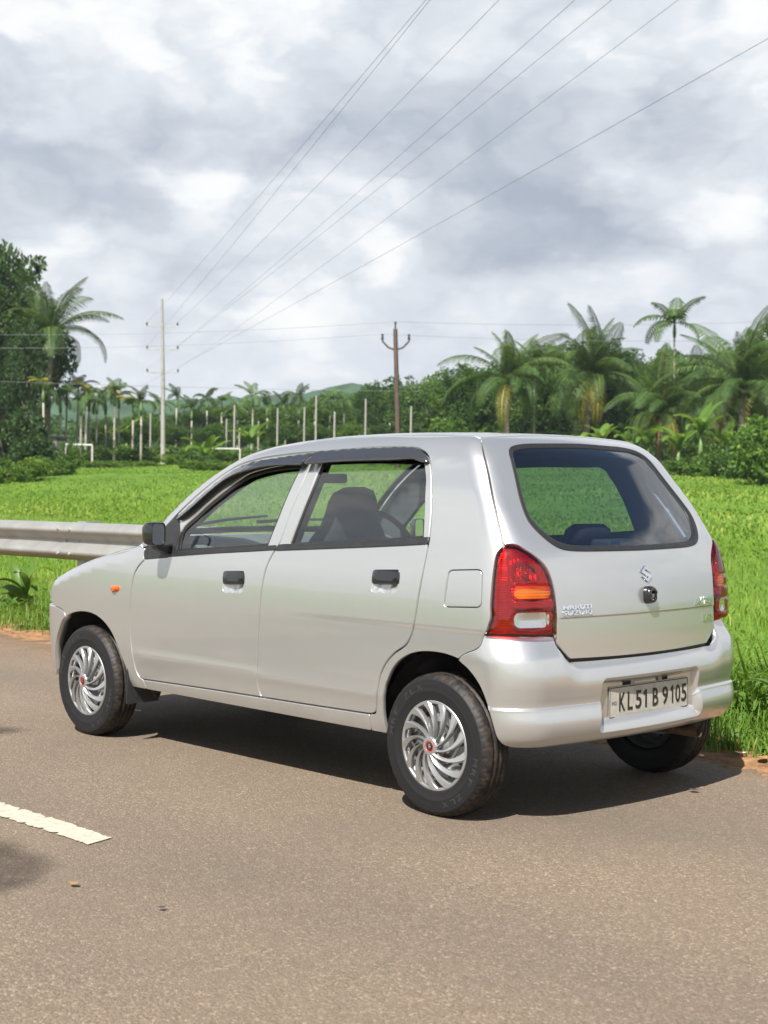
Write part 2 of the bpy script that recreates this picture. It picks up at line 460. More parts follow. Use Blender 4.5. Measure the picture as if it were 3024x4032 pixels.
def smooth_curve(pts, step):
    p = np.array(pts, float)
    if len(p) > 2:
        q = np.vstack([2 * p[0] - p[1], p, 2 * p[-1] - p[-2]]); out = []
        for i in range(1, len(q) - 2):
            u = np.linspace(0, 1, 13)[:-1, None]
            a, b, c, d = q[i - 1:i + 3]
            out.append(.5 * ((2 * b) + (c - a) * u + (2 * a - 5 * b + 4 * c - d) * u**2 + (-a + 3 * b - 3 * c + d) * u**3))
        p = np.vstack(out + [p[-1:]])
    L = np.r_[0, np.cumsum(np.linalg.norm(np.diff(p, axis=0), axis=1))]
    n = max(1, int(round(L[-1] / step)))
    l = np.linspace(0, L[-1], n + 1)
    return np.column_stack([np.interp(l, L, p[:, k]) for k in range(p.shape[1])])
def outline(segs, step=.012):
    out = [smooth_curve(s, step)[:-1] if np.linalg.norm(np.array(s[-1]) - np.array(segs[(i + 1) % len(segs)][0])) < 1e-6 else smooth_curve(s, step) for i, s in enumerate(segs)]
    return np.vstack(out)
def chain(*segs):
    """joins curves end to end: bridges the tiny mismatch by snapping each start to the previous end"""
    segs = [np.array(s, float) for s in segs]
    for i in range(len(segs)):
        segs[i][-1] = segs[(i + 1) % len(segs)][0]
    return [s.tolist() for s in segs]
def area2(p): return np.sum(p[:, 0] * np.roll(p[:, 1], -1) - np.roll(p[:, 0], -1) * p[:, 1])
def inset(p, g):
    if area2(p) < 0: p = p[::-1]
    e = np.roll(p, -1, 0) - p; e /= np.maximum(1e-9, np.linalg.norm(e, axis=1, keepdims=True))
    n = np.stack([-e[:, 1], e[:, 0]], 1); m = n + np.roll(n, 1, 0)
    k = np.maximum(.5, np.sum(m * m, 1) / 2)[:, None]
    return p + m / k * g
def pip(q, poly):
    x, y = q[:, 0], q[:, 1]; ins = np.zeros(len(q), bool); a = poly; b = np.roll(poly, -1, 0)
    for (x0, y0), (x1, y1) in zip(a, b):
        c = ((y0 > y) != (y1 > y))
        if c.any():
            xi = x0 + (y - y0) * (x1 - x0) / (y1 - y0 + 1e-30)
            ins ^= c & (x < xi)
    return ins
def mindist(q, poly):
    out = np.full(len(q), 9.)
    for i in range(0, len(q), 800):
        out[i:i + 800] = np.sqrt(((q[i:i + 800, None] - poly[None]) ** 2).sum(2)).min(1)
    return out

def panel_geo(outer, holes=(), mapf=st2P, f=F, res=.03, gap=.0054, off=0.0, flange=.020, lip=.0011, hole_flange=None, rows=(), hole_slant=0.0):
    """trimmed piece of the body surface with turned-in edges -> V, F, N"""
    loops = [inset(outer, gap)] + [inset(h, -0.0)[::-1] for h in holes]
    lo, hi = loops[0].min(0), loops[0].max(0)
    gx, gy = np.meshgrid(np.arange(lo[0] + res / 2, hi[0], res), np.arange(lo[1] + res / 2, hi[1], res * .92))
    gx[1::2] += res / 2
    g = np.column_stack([gx.ravel(), gy.ravel()])
    keep = pip(g, loops[0])
    for h in loops[1:]: keep &= ~pip(g, h)
    g = g[keep]
    if len(g): g = g[mindist(g, np.vstack(loops)) > res * .38]
    for tv in rows:          # extra rows of points along a crease
        e = np.column_stack([np.arange(lo[0] + .004, hi[0], .014), np.full(len(np.arange(lo[0] + .004, hi[0], .014)), tv)])
        kk = pip(e, loops[0])
        for h in loops[1:]: kk &= ~pip(e, h)
        e = e[kk]
        if len(e):
            e = e[mindist(e, np.vstack(loops)) > .006]
            g = np.vstack([g[np.abs(g[:, 1] - tv) > (.0045 if len(rows) and abs(tv - rows[0]) < 1e-9 else .0012)], e])
    pts = np.vstack(loops + [g]); edges = []; o = 0
    for l in loops:
        edges += [(o + i, o + (i + 1) % len(l)) for i in range(len(l))]; o += len(l)
    r = delaunay_2d_cdt([Vector(p) for p in pts], edges, [], 0, 1e-7)
    v2 = np.array([tuple(v) for v in r[0]]); inv = {}
    for i, src in enumerate(r[3]):
        for s in src: inv[s] = i
    T = np.array([t for t in r[2] if len(t) == 3]); c = v2[T].mean(1)
    k = pip(c, loops[0])
    for h in loops[1:]: k &= ~pip(c, h)
    T = T[k]
    P = mapf(v2, f)
    bad = np.isnan(P[:, 0])
    if bad.any():
        good = np.where(~bad)[0]
        for i in np.where(bad)[0]:
            P[i] = P[good[np.argmin(((v2[good] - v2[i]) ** 2).sum(1))]]
    N = grad(P, f)
    if callable(off): P = P + N * off(v2)[:, None]
    elif off: P = P + N * off
    fn = np.cross(P[T[:, 1]] - P[T[:, 0]], P[T[:, 2]] - P[T[:, 0]])
    if (fn * N[T].mean(1)).sum() < 0: T = T[:, ::-1]; flip = True
    else: flip = False
    V = [P]; NN = [N]; FF = [tuple(t) for t in T]; base = len(P); o = 0
    for li, l in enumerate(loops):
        fl = flange if li == 0 else (flange if hole_flange is None else hole_flange)
        if not fl: o += len(l); continue
        idx = [inv[o + i] for i in range(len(l))]; o += len(l)
        idx = [a for i, a in enumerate(idx) if a != idx[i - 1]]
        p = P[idx]; n = N[idx]
        tg = np.roll(p, -1, 0) - np.roll(p, 1, 0); tg /= np.maximum(1e-9, np.linalg.norm(tg, axis=1, keepdims=True))
        b = np.cross(tg, n)
        if flip: b = -b
        p1 = p + b * lip - n * lip; p2 = p + b * (lip * 1.15 + (hole_slant if li else 0)) - n * fl
        V += [p1, p2]; nb = n + b; NN += [nb / np.linalg.norm(nb, axis=1, keepdims=True), b]
        m = len(idx)
        for i in range(m):
            j = (i + 1) % m
            for A, B in (((idx[i], idx[j]), (base + i, base + j)), ((base + i, base + j), (base + m + i, base + m + j))):
                q = (A[0], B[0], B[1], A[1])
                FF.append(q if not flip else q[::-1])
        base += 2 * m
    return np.vstack(V), FF, np.vstack(NN)

def panel(name, parent, m, outer, mirror=False, keepn=True, **kw):
    V, FF, N = panel_geo(outer, **kw)
    N = N if keepn and not callable(kw.get('off', 0)) else None
    a = link_obj(name, mesh(name, V, FF, m, True, N), parent)
    if not mirror: return a
    s = np.array([1, -1, 1.])
    return a, lambda par: link_obj(name, mesh(name, V * s, [f[::-1] for f in FF], m, True, None if N is None else N * s), par)


# ------------------------------------------------------------------ car: outlines measured on the surface (s along the side and round the tail, t up)
seam_b = [(1.530, 1.337), (1.514, 1.260), (1.503, 1.195), (1.484, 1.116), (1.467, 1.040), (1.454, .985), (1.440, .961), (1.422, .940), (1.389, .873), (1.367, .770), (1.352, .641), (1.338, .511), (1.331, .452), (1.330, .387), (1.337, .345), (1.349, .331)]
door_top = [(.503, .871), (.497, .898), (.503, .928), (.530, .955), (.580, .990), (.649, 1.039), (.679, 1.063), (.739, 1.108), (.799, 1.151), (.858, 1.190), (.914, 1.228), (.971, 1.260), (1.036, 1.285), (1.103, 1.301), (1.206, 1.316), (1.310, 1.325), (1.411, 1.333), (1.530, 1.337)]
seam_f = [(.503, .871), (.463, .841), (.435, .805), (.419, .760), (.408, .692), (.401, .611), (.398, .523), (.401, .480), (.407, .434), (.418, .371), (.436, .333), (.469, .317)]
door_bot_f = [(.469, .317), (.846, .324), (1.349, .331)]
door_bot_r = [(1.349, .331), (1.688, .335), (2.005, .339)]
seam_r_top = [(1.530, 1.337), (1.740, 1.350), (1.862, 1.356), (2.018, 1.358), (2.123, 1.350), (2.182, 1.334), (2.227, 1.309), (2.252, 1.280), (2.270, 1.245), (2.292, 1.177), (2.305, 1.105), (2.310, 1.038), (2.306, 1.000), (2.297, .927), (2.281, .824), (2.267, .743), (2.254, .688), (2.230, .640), (2.200, .614), (2.160, .591), (2.116, .551), (2.083, .501), (2.068, .452), (2.055, .397), (2.048, .365), (2.036, .346), (2.005, .339)]
dlo_f = [[(.747, .919), (.743, .964), (.748, 1.006)], [(.748, 1.006), (.774, 1.034), (.836, 1.073), (.896, 1.115), (.956, 1.153), (1.014, 1.189), (1.071, 1.224), (1.131, 1.252), (1.231, 1.272), (1.334, 1.284), (1.468, 1.291)], [(1.468, 1.291), (1.451, 1.216), (1.432, 1.140), (1.411, 1.058), (1.392, 1.000), (1.383, .968)], [(1.383, .968), (1.262, .955), (1.043, .938), (.747, .919)]]
dlo_r = [[(1.514, .977), (1.541, 1.079), (1.565, 1.181), (1.575, 1.258), (1.583, 1.312)], [(1.583, 1.312), (1.829, 1.318), (2.100, 1.316), (2.175, 1.310), (2.215, 1.290)], [(2.215, 1.290), (2.246, 1.226), (2.257, 1.180), (2.272, 1.106), (2.284, 1.023)], [(2.284, 1.023), (1.893, .999), (1.514, .977)]]
arch_f = [(-.374, .262), (-.368, .300), (-.348, .353), (-.326, .421), (-.296, .482), (-.252, .527), (-.206, .558), (-.141, .580), (-.054, .594), (.030, .596), (.102, .586), (.157, .567), (.204, .541), (.242, .508), (.278, .460), (.306, .415), (.331, .374), (.343, .335), (.354, .299), (.364, .268)]
arch_r = [(2.090, .268), (2.087, .310), (2.087, .365), (2.102, .443), (2.120, .481), (2.147, .525), (2.182, .560), (2.230, .588), (2.275, .602), (2.324, .609), (2.381, .609), (2.422, .602), (2.447, .594)]
bump_q = [(2.447, .594), (2.455, .604), (2.476, .620), (2.501, .634), (2.520, .655), (2.530, .690)]
tl_out = [(2.530, .690), (2.537, .703), (2.545, .735), (2.550, .758), (2.549, .797), (2.551, .841), (2.554, .893), (2.558, .936), (2.563, .971), (2.571, .993), (2.585, 1.007)]
tl_in = [(2.585, 1.007), (2.597, 1.0095), (2.615, 1.0095), (2.634, 1.005), (2.658, .992), (2.680, .974), (2.702, .952), (2.719, .925), (2.730, .892), (2.737, .855), (2.742, .811), (2.744, .762), (2.744, .695)]
seam_tg = [(2.585, 1.007), (2.581, 1.018), (2.570, 1.059), (2.554, 1.122), (2.534, 1.209), (2.514, 1.275), (2.500, 1.326), (2.489, 1.360)]
tg_corner = [(2.744, .695), (2.748, .659), (2.769, .628), (2.791, .600)]
gl_yz = [(0, .988), (.13, .989), (.30, .991), (.37, .994), (.415, 1.0), (.455, 1.018), (.488, 1.05), (.511, 1.09), (.515, 1.125), (.497, 1.185), (.466, 1.26), (.440, 1.325), (.424, 1.352), (.40, 1.37), (.36, 1.381), (.29, 1.388), (.2, 1.391), (0, 1.395)]

def from_xy(pts): return P2st(xy2P(pts)).tolist()
def sym(p):            # outline through the centre line, mirrored to the right half
    q = [(2 * SC - a, b) for a, b in p]
    return q
ditch_xy = [(2.362, -.475), (2.30, -.488), (2.20, -.502), (1.94, -.508), (1.6, -.508), (1.3, -.512), (1.15, -.526), (1.06, -.540)]
apil_xy = [(1.06, -.540), (.98, -.560), (.86, -.588), (.74, -.615), (.62, -.642), (.53, -.660), (.47, -.670)]
ditch = from_xy(ditch_xy); apil = from_xy(apil_xy)

def rrect(c, n=8):
    """rounded outline through corner points with corner radius"""
    out = []
    P = [np.array(p, float) for p in c[0]]; r = c[1]; k = len(P)
    for i in range(k):
        a, b, d = P[i - 1], P[i], P[(i + 1) % k]
        u = (a - b) / np.linalg.norm(a - b); v = (d - b) / np.linalg.norm(d - b)
        p0, p1 = b + u * r, b + v * r
        for q in np.linspace(0, 1, n): out.append((1 - q)**2 * p0 + 2 * q * (1 - q) * b + q * q * p1)
    return np.array(out)
car = empty('car', (0, 0, 0), 'silver five-door hatchback car parked along the edge of the road', 'car')
MIR = []        # builders for the right-hand half

def both(name, m, outer, parent=None, **kw):
    a, fn = panel(name, parent or car, m, outer, mirror=True, **kw)
    return a, fn

fender_top = from_xy([(x, -(.706 - .050 * ((.44 - x) / .84) ** 2)) for x in (.44, .3, .1, -.1, -.25, -.36, -.42)])
o_fender = outline(chain(seam_f[::-1], [(.503, .871), (.497, .898), (.503, .928)], [(.503, .928), fender_top[0]], fender_top, [fender_top[-1], (-.405, .690), (-.372, .640), (-.335, .607)], [(-.335, .607), (-.236, .588), (-.215, .556)], [p for p in arch_f if p[0] > -.21], [(.364, .268), (.478, .268)], [(.478, .268), (.469, .317)]))
fl = both('front_fender', 'silver_paint', o_fender)
o_fdoor = outline(chain(seam_f[::-1], door_top, seam_b, door_bot_f[::-1]))
h_f = outline(dlo_f); h_r = outline(dlo_r)
hand_f = rrect(([(1.098, .757), (1.252, .763), (1.256, .858), (1.106, .850)], .035))
hand_r = rrect(([(2.024, .810), (2.180, .818), (2.186, .909), (2.034, .901)], .035))
fuel = rrect(([(2.386, .779), (2.522, .789), (2.524, .931), (2.402, .921)], .022))
fdoor = both('front_door', 'silver_paint', o_fdoor, holes=[h_f, hand_f], hole_flange=.018)
o_rdoor = outline(chain(seam_b[::-1], seam_r_top, door_bot_r[::-1]))
rdoor = both('rear_door', 'silver_paint', o_rdoor, holes=[h_r, hand_r], hole_flange=.018, rows=(.684, .688, .692, .697, .703, .708, .713))
q_front = seam_r_top[:seam_r_top.index((2.048, .365)) + 1]
ar = arch_r[arch_r.index((2.087, .365)):]
tl_up = [p for p in tl_out]
o_quarter = outline(chain(door_top[2:], seam_r_top, [(2.005, .339), (1.995, .268)], [(1.995, .268), (2.090, .268)], arch_r, bump_q, tl_up, seam_tg, [seam_tg[-1], ditch[0]], ditch, apil, [apil[-1], (.470, .975), (.480, .950), (.503, .928)]))
quarter = both('quarter_panel', 'silver_paint', o_quarter, holes=[fuel], hole_flange=.016, rows=(.684, .688, .692, .697, .703, .708, .713))
both_fuel = both('fuel_door', 'silver_paint', fuel, gap=.0065, off=-.0006, flange=.014)[0]
o_sill = outline(chain([(.478, .268), (1.995, .268)], [(1.995, .268), (2.005, .339)], door_bot_r[::-1], door_bot_f[::-1], [(.469, .317), (.478, .268)]))
sill = both('sill', 'silver_paint', o_sill, flange=.05)

# roof, bonnet, windscreen: seen from above they are plain (x, y) pieces
def full(half):        # half outline from the front centre to the rear centre on the left, closed through its mirror image
    h = np.array(half, float)
    return h
roof_front = [(1.075, .0), (1.06, -.532)]
rf = [(1.005, 0), (1.015, -.2), (1.035, -.38), (1.06, -.540)]
rr = [(2.362, -.475), (2.365, -.3), (2.366, 0)]
left = [rf, ditch_xy[::-1], rr]
right = [[(x, -y) for x, y in s[::-1]] for s in left[::-1]]
panel('roof', car, 'silver_paint', outline(chain(*(left + right))), mapf=xy2P, res=.04)
ws = [[(.362, 0), (.375, -.25), (.41, -.45), (.47, -.670)], apil_xy[::-1], rf[::-1]]
wsr = [[(x, -y) for x, y in s[::-1]] for s in ws[::-1]]
o_ws = outline(chain(*(ws + wsr)))
screen = panel('windscreen', car, 'window_glass', o_ws, mapf=xy2P, res=.05, off=-.004, gap=.012, flange=0)
panel('windscreen_seal', screen, 'seal_and_backing', o_ws, holes=[inset(o_ws, .03)], mapf=xy2P, res=.03, off=-.002, gap=.001, flange=.01)
bt = [(x, -(.706 - .050 * ((.44 - x) / .84) ** 2)) for x in (.44, .3, .1, -.1, -.25, -.36, -.42)]
bn = [[(-.585, 0), (-.575, -.25), (-.52, -.48), (-.42, bt[-1][1])], bt[::-1], [bt[0], (.385, -.45), (.35, -.25), (.338, 0)]]
bnr = [[(x, -y) for x, y in s[::-1]] for s in bn[::-1]]
panel('bonnet', car, 'silver_paint', outline(chain(*(bn + bnr))), mapf=xy2P, res=.04)

# tailgate with its glass
tg_top = P2st(xy2P([(2.366, 0), (2.365, -.15), (2.365, -.3), (2.363, -.4), (2.362, -.475)])).tolist()
tgb = P2st(yz2P([(0, .594), (-.15, .5945), (-.3, .597), (-.43, .600)])).tolist()
tgl = [tgb, [tgb[-1]] + tg_corner[::-1][1:], tl_in[::-1], seam_tg, [seam_tg[-1]] + tg_top[::-1][1:]]
tgr = [[(2 * SC - a, b) for a, b in s[::-1]] for s in tgl[::-1]]
o_tg = outline(chain(*(tgl + tgr)))
glz = gl_yz + [(-y, z) for y, z in gl_yz[::-1][1:-1]]
glass = P2st(yz2P(smooth_curve(glz + [glz[0]], .012)[:-1]))
tailgate = panel('tailgate', car, 'silver_paint', o_tg, holes=[glass], hole_flange=.012, rows=(.742, .7465, .749, .751, .753, .755, .7575, .762))
rear_glass = panel('rear_window', tailgate, 'rear_glass', glass, off=-.005, gap=.008, flange=0, res=.05)
panel('window_seal', tailgate, 'seal_and_backing', inset(glass, -.001), holes=[inset(glass, .017)], off=lambda v: .004 - .006 * sstep(.006, .016, mindist(v, glass)), gap=0, flange=.012, res=.02)

# rear bumper
bb_l = [(2.447, .594), (2.479, .569), (2.503, .540), (2.520, .510), (2.534, .473), (2.545, .434), (2.555, .393), (2.566, .345), (2.575, .322), (2.590, .304), (2.615, .296)]
top_c = P2st(yz2P([(0, .588), (-.2, .589), (-.36, .590), (-.428, .592)], Fb)).tolist()
bump_l = [[(SC, .292), (2.9, .292), (2.7, .294), (2.615, .296)], bb_l[::-1], bump_q, [(2.530, .690), (2.58, .690), (2.64, .689), (2.70, .687), (2.738, .683)], [(2.738, .683), (2.744, .655), (2.764, .622), (2.790, .592)], [(2.790, .592)] + top_c[::-1][1:]]
bump_r = [[(2 * SC - a, b) for a, b in s[::-1]] for s in bump_l[::-1]]
o_bump = outline(chain(*(bump_l + bump_r)))
rec = []
for (y0, z0), (y1, z1) in zip([(-.325, .322), (.325, .322), (.306, .527), (-.306, .527)], [(.325, .322), (.306, .527), (-.306, .527), (-.325, .322)]):
    rec.append((y0, z0))
rec = rrect((rec, .030), 7)
rec_st = P2st(yz2P(rec, Fb))
rec_st = smooth_curve(np.vstack([rec_st, rec_st[:1]]).tolist(), .010)[:-1]
bumper = panel('rear_bumper', car, 'silver_paint', o_bump, holes=[rec_st], f=Fb, res=.016, flange=.05, hole_flange=.052, hole_slant=.028, lip=.004, gap=.001, rows=(.427, .430, .4325, .435, .4375, .440, .443))
rq = inset(rec, -.004); nq = len(rq)
link_obj('plate_recess', mesh('plate_recess', np.column_stack([np.full(nq, 2.8015), rq]), [tuple(range(nq))], 'silver_paint', False), bumper)

# front end
fb = [[(-.98, .60), (-.6, .61), (0, .60), (.6, .61), (.98, .60)], [(.98, .60), (1.03, .53), (1.07, .45), (1.09, .38), (1.10, .27)], [(1.10, .27), (.6, .235), (0, .23), (-.6, .235), (-1.10, .27)], [(-1.10, .27), (-1.09, .38), (-1.07, .45), (-1.03, .53), (-.98, .60)]]
P_fb = [(-.372, .267), (-.33, .415), (-.25, .53), (-.212, .556), (-.236, .588), (-.331, .605)]
fpt = xy = st2P(np.array(P_fb))
edge = [((-math.atan2(-p[1], -p[0])) * .6, p[2]) for p in fpt]        # same points seen in the nose fan
edge = [(math.atan2(p[1], -p[0]) * .6, p[2]) for p in fpt]
o_fb = outline(chain(edge, [edge[-1], (-.4, .612), (0, .605), (.4, .612), (-edge[-1][0], edge[-1][1])], [(-a, b) for a, b in edge[::-1]], [(-edge[0][0], edge[0][1]), (.5, .225), (0, .22), (-.5, .225), edge[0]]))
panel('front_bumper', car, 'silver_paint', o_fb, mapf=nose2P, res=.03, flange=.04)
o_grille = outline(chain([(-.24, .615), (-.24, .665)], [(-.24, .665), (0, .672), (.24, .665)], [(.24, .665), (.24, .615)], [(.24, .615), (0, .611), (-.24, .615)]))
panel('grille', car, 'black_plastic', o_grille, mapf=nose2P, res=.03, off=-.012)
hl = rrect(([(-.66, .618), (-.26, .618), (-.26, .672), (-.60, .700)], .02))
for sg in (1, -1):
    ln = panel('headlight', car, 'clear_lens', hl * [sg, 1], mapf=nose2P, res=.03, off=.001)
    panel('reflector', ln, 'lamp_reflector', hl * [sg, 1], mapf=nose2P, res=.03, off=-.03)

# side windows, seals, mouldings, rain visors, mirrors, handles
mould_f = outline(chain([(.683, .896), (.970, .921), (1.265, .943), (1.436, .956)], [(1.436, .956), (1.441, .972)], [(1.441, .972), (1.262, .957), (1.043, .940), (.747, .920), (.700, .917)], [(.700, .917), (.683, .896)]))
mould_r = outline(chain([(1.442, .953), (1.837, .978), (2.304, 1.008)], [(2.304, 1.008), (2.306, 1.026)], [(2.306, 1.026), (1.893, 1.001), (1.514, .979), (1.452, .974)], [(1.452, .974), (1.442, .953)]))
sail = outline(chain([(.512, .877), (.502, .900), (.507, .926), (.533, .952), (.583, .987), (.652, 1.036), (.700, 1.074)], [(.700, 1.074), (.716, 1.060), (.748, 1.010), (.743, .964), (.745, .921)], [(.745, .921), (.700, .898), (.683, .893)], [(.683, .893), (.512, .877)]))
vf_up = [(.706, 1.058), (.815, 1.129), (.931, 1.206), (1.016, 1.256), (1.083, 1.281), (1.149, 1.296), (1.281, 1.309), (1.416, 1.320), (1.520, 1.326)]
vf = outline(chain(vf_up, [(1.520, 1.326), (1.513, 1.294), (1.500, 1.272)], [(1.500, 1.272), (1.336, 1.272), (1.232, 1.262), (1.132, 1.243), (1.065, 1.226), (.992, 1.196), (.916, 1.150), (.837, 1.099), (.774, 1.066), (.732, 1.052)], [(.732, 1.052), (.706, 1.058)]))
vr_up = [(1.540, 1.334), (1.747, 1.343), (1.930, 1.348), (2.065, 1.348), (2.144, 1.340), (2.194, 1.324), (2.229, 1.303), (2.249, 1.280)]
vr = outline(chain(vr_up, [(2.249, 1.280), (2.225, 1.279), (2.190, 1.287), (2.158, 1.291), (1.836, 1.287), (1.526, 1.276)], [(1.526, 1.276), (1.540, 1.334)]))
vfu = smooth_curve(vf_up, .01); vru = smooth_curve(vr_up, .01)

def mirror_mesh(parent, sg):
    """door mirror: short arm on the black corner piece, rounded head, glass facing back"""
    hd = MB(); c = Vector((.716, -.826 , 1.001))
    n = 20
    def ring(x, k, dz=0):
        out = []
        for i in range(n):
            th = 2 * math.pi * i / n; cs, sn = math.cos(th), math.sin(th)
            e = .42
            yy = math.copysign(abs(cs) ** e, cs) * .038 * k; zz = math.copysign(abs(sn) ** e, sn) * .053 * k
            out.append(Vector((c.x + x, c.y + yy + .25 * (x) , c.z + zz + dz)))
        return out
    V = []; Fc = []
    spec = [(-.040, .45), (-.034, .72), (-.018, .92), (.004, 1.0), (.026, 1.0), (.032, .97), (.032, .90), (.024, .87)]
    for x, k in spec: V += ring(x, k)
    for j in range(len(spec) - 1):
        for i in range(n):
            i2 = (i + 1) % n; Fc.append((j * n + i, j * n + i2, (j + 1) * n + i2, (j + 1) * n + i))
    Fc.append(tuple(range(n - 1, -1, -1)))
    S = Vector((1, sg, 1))
    hd.V = [(v.x, v.y * sg, v.z) for v in V]; hd.F = [f if sg > 0 else f[::-1] for f in Fc]
    root = hd.build('door_mirror', 'gloss_black', parent, smooth=True)
    gl = MB(); g = [Vector((v.x, v.y * sg, v.z)) for v in ring(.0255, .88)]
    gl.add(g, [tuple(range(n)) if sg > 0 else tuple(range(n - 1, -1, -1))])
    gl.build('mirror_glass', 'mirror_face', root)
    arm = MB()
    A = [(-.035, -.012), (.035, -.012), (.030, .014), (-.030, .014)]
    secs = [((.675, -.722, .925), 1.0), ((.688, -.760, .930), .92), ((.704, -.805, .944), .80), ((.712, -.822, .960), .7)]
    V = []; Fc = []
    for (x, y, z), k in secs:
        for (a, b) in A: V.append((x + a * k, y * sg, z + b * k * 1.5))
    for j in range(3):
        for i in range(4):
            i2 = (i + 1) % 4; q = (j * 4 + i, j * 4 + i2, (j + 1) * 4 + i2, (j + 1) * 4 + i); Fc.append(q[::-1] if sg > 0 else q)
    arm.add(V, Fc); arm.build('mirror_arm', 'black_plastic', root, smooth=True, bevel=.006)

def grip(parent, c0, c1, sg, base):
    """pull handle spanning the top of the recess"""
    s0, t0 = c0; s1, t1 = c1
    g = rrect(([(s0, t0), (s1, t0 + (s1 - s0) * .05), (s1, t1 + (s1 - s0) * .05), (s0, t1)], .016))
    V, FF, N = panel_geo(g, off=lambda v: .006 * sstep(0, .016, mindist(v, g)) + .0015, gap=.0, flange=.010, lip=.003, res=.01)
    if sg < 0: V = V * [1, -1, 1]; FF = [f[::-1] for f in FF]
    return link_obj('door_handle', mesh('door_handle', V, FF, 'gloss_black'), parent)

def bowl(parent, o, sg):
    V, FF, N = panel_geo(inset(o, -.0005), off=lambda v: -.0015 - .014 * sstep(0.0, .038, mindist(v, o)), gap=0, flange=0, res=.008)
    if sg < 0: V = V * [1, -1, 1]; FF = [f[::-1] for f in FF]
    return link_obj('handle_recess', mesh('handle_recess', V, FF, 'silver_paint'), parent)

def dress(front, rear, sg):
    def P(name, parent, m, o, **kw):
        V, FF, N = panel_geo(o, **kw)
        N = None if callable(kw.get('off', 0)) else N
        if sg < 0:
            V = V * [1, -1, 1]; FF = [f[::-1] for f in FF]; N = None if N is None else N * [1, -1, 1]
        return link_obj(name, mesh(name, V, FF, m, True, N), parent)
    P('window_glass', front, 'window_glass', h_f, off=-.013, gap=-.004, flange=0, res=.06)
    P('window_glass', rear, 'window_glass', h_r, off=-.013, gap=-.004, flange=0, res=.06)
    P('window_seal', front, 'seal_and_backing', inset(h_f, .0005), holes=[inset(h_f, .014)], off=-.007, gap=0, flange=.012, res=.02)
    P('window_seal', rear, 'seal_and_backing', inset(h_r, .0005), holes=[inset(h_r, .008)], off=-.009, gap=0, flange=.010, res=.02)
    P('belt_moulding', front, 'black_plastic', mould_f, off=.005, gap=0, flange=.012, lip=.003, res=.02)
    P('belt_moulding', rear, 'black_plastic', mould_r, off=.005, gap=0, flange=.012, lip=.003, res=.02)
    P('mirror_base', front, 'black_plastic', sail, off=.003, gap=0, flange=.012, lip=.003, res=.025)
    P('rain_visor', front, 'visor_acrylic', vf, off=lambda v: .009 + .010 * sstep(0, .014, mindist(v, vfu)) + .020 * sstep(.012, .050, mindist(v, vfu)), gap=0, flange=.010, lip=.001, res=.012)
    P('rain_visor', rear, 'visor_acrylic', vr, off=lambda v: .009 + .010 * sstep(0, .014, mindist(v, vru)) + .022 * sstep(.012, .055, mindist(v, vru)), gap=0, flange=.010, lip=.001, res=.012)
    bowl(front, hand_f, sg); bowl(rear, hand_r, sg)
    grip(front, (1.104, .797), (1.250, .850), sg, 0); grip(rear, (2.032, .849), (2.180, .900), sg, 0)
    mirror_mesh(front, sg)
    ind = rrect(([(.244, .712), (.312, .722), (.316, .745), (.242, .738)], .009))
    return P

dress(fdoor[0], rdoor[0], 1)
ind = rrect(([(.250, .711), (.310, .719), (.317, .744), (.243, .738)], .010))
indV = panel_geo(ind, off=lambda v: .003 + .011 * sstep(0, .012, mindist(v, ind)), gap=0, flange=.008, lip=.002, res=.006)
fend = [fl[0], fl[1](car)]
fd2, rd2 = fdoor[1](car), rdoor[1](car)
dress(fd2, rd2, -1)
quarter[1](car); sill[1](car)
MATS['indicator_amber'] = mat('indicator_amber', (0.50, 0.09, 0.008), 0.15, coat=0.8)
for sg, par in ((1, fend[0]), (-1, fend[1])):
    V, FF, N = indV
    link_obj('side_indicator', mesh('side_indicator', V * [1, sg, 1], FF if sg > 0 else [f[::-1] for f in FF], 'indicator_amber'), par)

